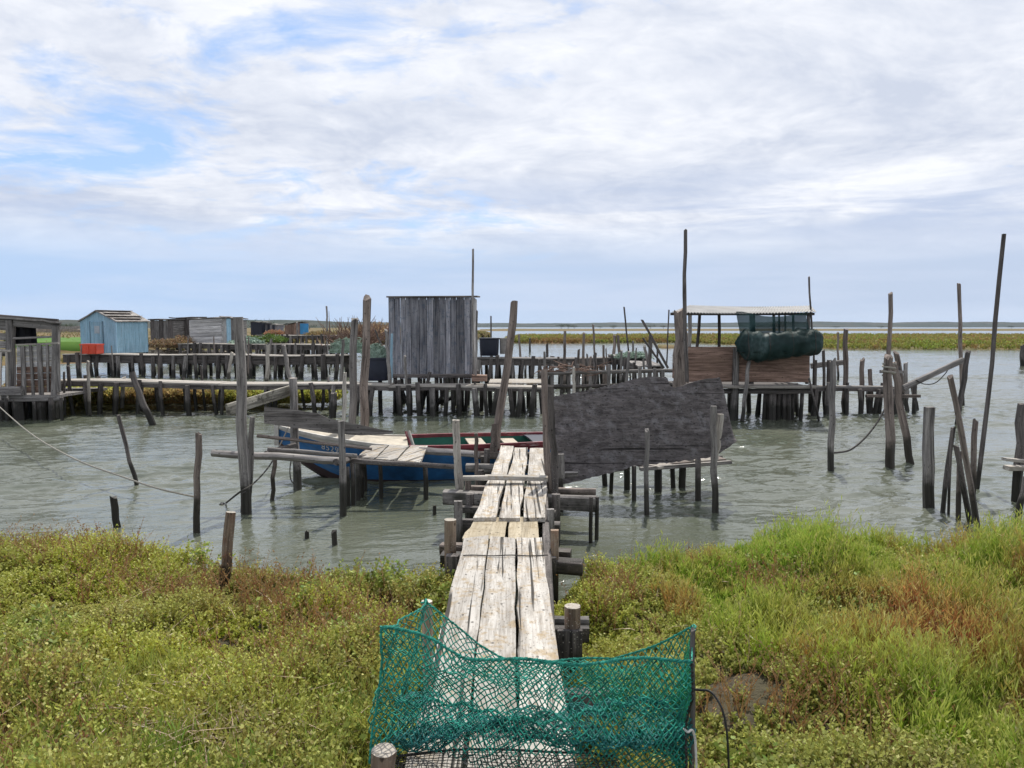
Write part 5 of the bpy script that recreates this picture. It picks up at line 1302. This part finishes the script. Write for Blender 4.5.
# =====================================================================
# the green net at the front of the walkway
# =====================================================================
def strands(name,mat,parent,Sf,nu,nv,r,mask=None,square=False):
    """knotted mesh: twine along the diagonals of a nu x nv lattice laid on the surface Sf(u,v)"""
    P={}
    def node(i,j):
        if (i,j) not in P:
            p=Sf(i/nu,j/nv); P[(i,j)]=p+V((random.uniform(-1,1),random.uniform(-1,1),random.uniform(-1,1)))*r*1.5
        return P[(i,j)]
    E=[]
    for i in range(nu+1):
        for j in range(nv+1):
            if square:
                nb=((i+1,j),(i,j+1))
            else:
                if (i+j)%2: continue
                nb=((i+1,j+1),(i+1,j-1))
            for (a,b) in nb:
                if 0<=a<=nu and 0<=b<=nv and (mask is None or (mask(i/nu,j/nv) and mask(a/nu,b/nv))): E.append((node(i,j),node(a,b)))
    A=np.array([e[0] for e in E]); B=np.array([e[1] for e in E]); d=norm(B-A)
    s1=norm(np.cross(d,np.array([.3,.2,.93]))); s2=np.cross(d,s1); ang=[0,2.094,4.189]
    ring=lambda c:np.stack([c+r*(math.cos(a)*s1+math.sin(a)*s2) for a in ang],1)
    co=np.concatenate([ring(A-d*r*.5),ring(B+d*r*.5)],1).reshape(-1,3); n=len(E); b6=(np.arange(n)*6)[:,None]
    q=np.concatenate([b6+np.array([0,1,4,3]),b6+np.array([1,2,5,4]),b6+np.array([2,0,3,5])],0)
    off=np.array(world_loc(parent)); me=bpy.data.meshes.new(name); raw_mesh(me,co-off,q); me.materials.append(mat)
    a=me.attributes.new('grain','FLOAT_VECTOR','POINT'); a.data.foreach_set('vector',co.astype(np.float32).ravel())
    o=bpy.data.objects.new(name,me); col.objects.link(o); o.parent=parent; return o
def curve(pl): 
    xs_=[p[0] for p in pl]; ys_=[p[1] for p in pl]
    return lambda x: float(np.interp(x,xs_,ys_))
Yn=2.55; Yb=3.08
net=empty('fishing_net',V((.1,2.8,.5)),'teal green fishing net strung like a trough across the near end of the plank walkway','fishing net')
ftop=curve([(380,627),(388,628),(407,633),(435,640),(467,656.5),(500,660),(540,662),(569,662),(617,661),(690,659)])
fl_=curve([(625,381),(680,378),(720,373),(780,368),(830,365)]); fr_=curve([(655,690.5),(700,690.5),(770,689),(830,688)])
def Sfront(u,v):
    x=381+(690.5-381)*u; yt=ftop(x); yb=764+46*min(1,max(0,(u-.30)/.2)); y=yt+(yb-yt)*v
    x=fl_(y)+(fr_(y)-fl_(y))*u
    n_=mnoise.noise_vector(V((u*7,v*3,4.2))); n2_=mnoise.noise_vector(V((u*22,v*9,1.7))); e_=min(1,v*5); x+=(5*n_.x+2.6*n2_.x)*e_; y+=(5*n_.y+2.6*n2_.y)*e_; p=at(x,y,Yn); p.y+=.05*n_.z*e_+.05*math.sin(u*6.3+v*2)*v+.10*v*math.sin(math.pi*u)+.02*math.sin(u*17+v*5); return p
strands('front_mesh',M['net'],net,Sfront,96,32,.0026)
btop=curve([(424,600),(430,606),(446.5,621),(460,632),(477,645),(500,655.5),(520,659.5),(540,661),(580,661.5),(612,660),(640,648),(670,636),(693.5,627)])
bbot=curve([(424,700),(445,690),(470,672),(490,686),(509,695),(540,697),(565,697),(600,690),(640,720),(693.5,745)])
def Sback(u,v):
    x=424+(693.5-424)*u; yt=btop(x); yb=bbot(x); y=yt+(yb-yt)*v; p=at(x,y,Yb-.2*max(0,u-.75)/.25); p.y+=.03*math.sin(u*13+v*4); return p
strands('back_mesh',M['nettop'],net,Sback,82,16,.0026)
def Sleft(u,v):
    a=Sfront(0,v); b=Sback(0,min(1,v*1.0)); p=a.lerp(b,u); p.z-=.03*math.sin(math.pi*u)*(1-v); p.x+=.02*math.sin(u*9+v*7); return p
strands('side_mesh',M['net'],net,Sleft,24,28,.0025)
def Sright(u,v):
    a=Sfront(1,v); b=Sback(1,v); b=V((b.x-.10*v,b.y,b.z)); p=a.lerp(b,u); return p
strands('side_mesh',M['netbacklit'],net,Sright,24,28,.0025)
# inner slack panel at the right hand, falling toward the boards
def Sinr(u,v):
    a=at(570+u*118,664+v*4,Yn+.10); p0=at(583,668,Yb-.1); p1=at(690,662,Yn+.12); q0=at(600,720,Yb-.25); q1=at(690,760,Yn+.10)
    p=p0.lerp(p1,u).lerp(q0.lerp(q1,u),v); p.y+=.03*math.sin(u*11+v*6); return p
strands('inner_mesh',M['netbacklit'],net,Sinr,44,30,.0024)
# bunched fold lying along the foot of the front mesh
def Sfold(u,v):
    x=394+(690-394)*u; yt=706+ (10*math.sin(u*2.4) if u<.6 else 6-16*(u-.6)); yb=752-14*math.sin(math.pi*min(1,u*1.3))+ (18*(u-.7) if u>.7 else 0)
    p=at(x,yt+(yb-yt)*v,Yn+.10); p.y+=.05*math.sin(u*9+v*8)+.05*math.sin(v*9); p.z+=.012*math.sin(u*60+v*11); return p
strands('slack_fold',M['netfoldshade'],net,Sfold,96,26,.0024)
def netrope(pts,r,mat='net',name='edge_rope'):
    mb=MB(); Q=[]
    for i in range(len(pts)-1):
        for k in range(5): Q.append(pts[i].lerp(pts[i+1],k/5))
    Q.append(pts[-1])
    for ph in (0,2.1,4.2):
        mb.tube([q+V((0,math.sin(i*1.3+ph),math.cos(i*1.3+ph)))*r*.62+V((random.uniform(-1,1),random.uniform(-1,1),random.uniform(-1,1)))*r*.25 for i,q in enumerate(Q)],r*.55,n=5,rough=.2,tint=random.uniform(.8,1.2))
    mb.build(name,M[mat],net)
strands('outer_mesh',M['netline'],ROLL[1],lambda u,v: ROLL[0](u,v,1.03+.05*math.sin(u*9+v*5)),90,56,.0032)
netrope([Sfront(i/40,0) for i in range(41)],.0055); netrope([Sback(i/40,0) for i in range(41)],.0045)
netrope([Sfront(0,i/12) for i in range(13)],.006); netrope([Sfront(1,i/12) for i in range(13)],.007,'wire')
netrope([Sfold(i/40,.02) for i in range(41)],.005); netrope([Sleft(i/10,0) for i in range(11)],.004); netrope([Sright(i/10,0) for i in range(11)],.004)
strands('slack_fold',M['netfoldshade'],net,lambda u,v: Sfold(min(1,u*.98+.01),v)+V((.03*math.sin(v*8+u*5),.03+.03*math.sin(u*31),-.02+.03*math.sin(u*14+v*6))),80,26,.0022)
for (a,b) in ((Sfront(0,0),Sback(0,0)),(Sfront(1,0),Sback(1,0))):
    for k in range(1):
        c_=b+V((0,0,-.015*k)); mb=MB(); mb.tube([c_+V(((.012*math.cos(j*1.05)),.012*math.sin(j*1.05),.003*j-.02)) for j in range(8)],.0035,n=5); mb.build('lashing',M['net'],net)

# black wire cage lying on the boards
cage=empty('wire_trap',V((.05,2.4,.5)),'black square wire mesh trap lying flat on the boards under the green net','trap')
def Scage(u,v):
    p=at(398+(614-398)*u,756-8*u+ (4 if u>.9 else 0),2.62).lerp(at(380+(640-380)*u,800,2.25),v); p.z+=.015*math.sin(u*5+v*3); return p
strands('wire_mesh',M['wire'],cage,Scage,46,16,.0016,square=True)
mb=MB(); mb.tube([Scage(i/20,0) for i in range(21)],.004,n=6); mb.build('rim_wire',M['wire'],cage)
post('net_stake','short cut brown log stake holding the left foot of the green net','stake',384,750,384,860,26,'log',Y=2.42,group='stakes holding the green net',logend=True)
post('net_stake','slim dark pole holding the right end of the green net upright','stake',693,629,690,860,5.5,'dark',Y=2.66,group='stakes holding the green net')
rope('tie_wire','twisted black wire sticking out of the net pole and drooping into the plants',[at(690,689,2.66),at(700,690,2.64),at(709,691,2.62),at(716,698,2.6),at(723,712,2.58),at(727,735,2.57),at(729,775,2.57)],.004,'wire','wire')
rope('tie_string','frayed white string knotted low on the net pole',[at(684,729,2.6),at(688,732,2.55),at(692,730,2.56),at(695,738,2.57),at(696,752,2.57),at(697,785,2.57)],.004,'string','string')

# =====================================================================
# air
# =====================================================================
me=bpy.data.meshes.new('haze'); b_=[(-9400,-300,-3),(9400,-300,-3),(9400,9400,-3),(-9400,9400,-3)]; vv=b_+[(x,y,90) for x,y,z in b_]
me.from_pydata(vv,[],[(3,2,1,0),(4,5,6,7),(0,1,5,4),(1,2,6,5),(2,3,7,6),(3,0,4,7)])
hzm,t=new_mat('haze_air'); vol=t.n('ShaderNodeVolumePrincipled',i={'Color':C(.62,.78,1.0),'Density':2.6e-5,'Anisotropy':0.0}); ou=t.n('ShaderNodeOutputMaterial'); t.nt.links.new(vol.outputs[0],ou.inputs['Volume'])
me.materials.append(hzm); o=bpy.data.objects.new('haze',me); col.objects.link(o); tag(o,kind='stuff')

# ---------- view ----------
scene.view_settings.view_transform='Standard'; scene.view_settings.look='None'; scene.view_settings.gamma=1; scene.view_settings.use_curve_mapping=False
scene.view_settings.exposure=0.52
scene.render.engine='CYCLES'; scene.cycles.use_denoising=True; scene.cycles.max_bounces=6; scene.cycles.transparent_max_bounces=12; scene.cycles.volume_bounces=0
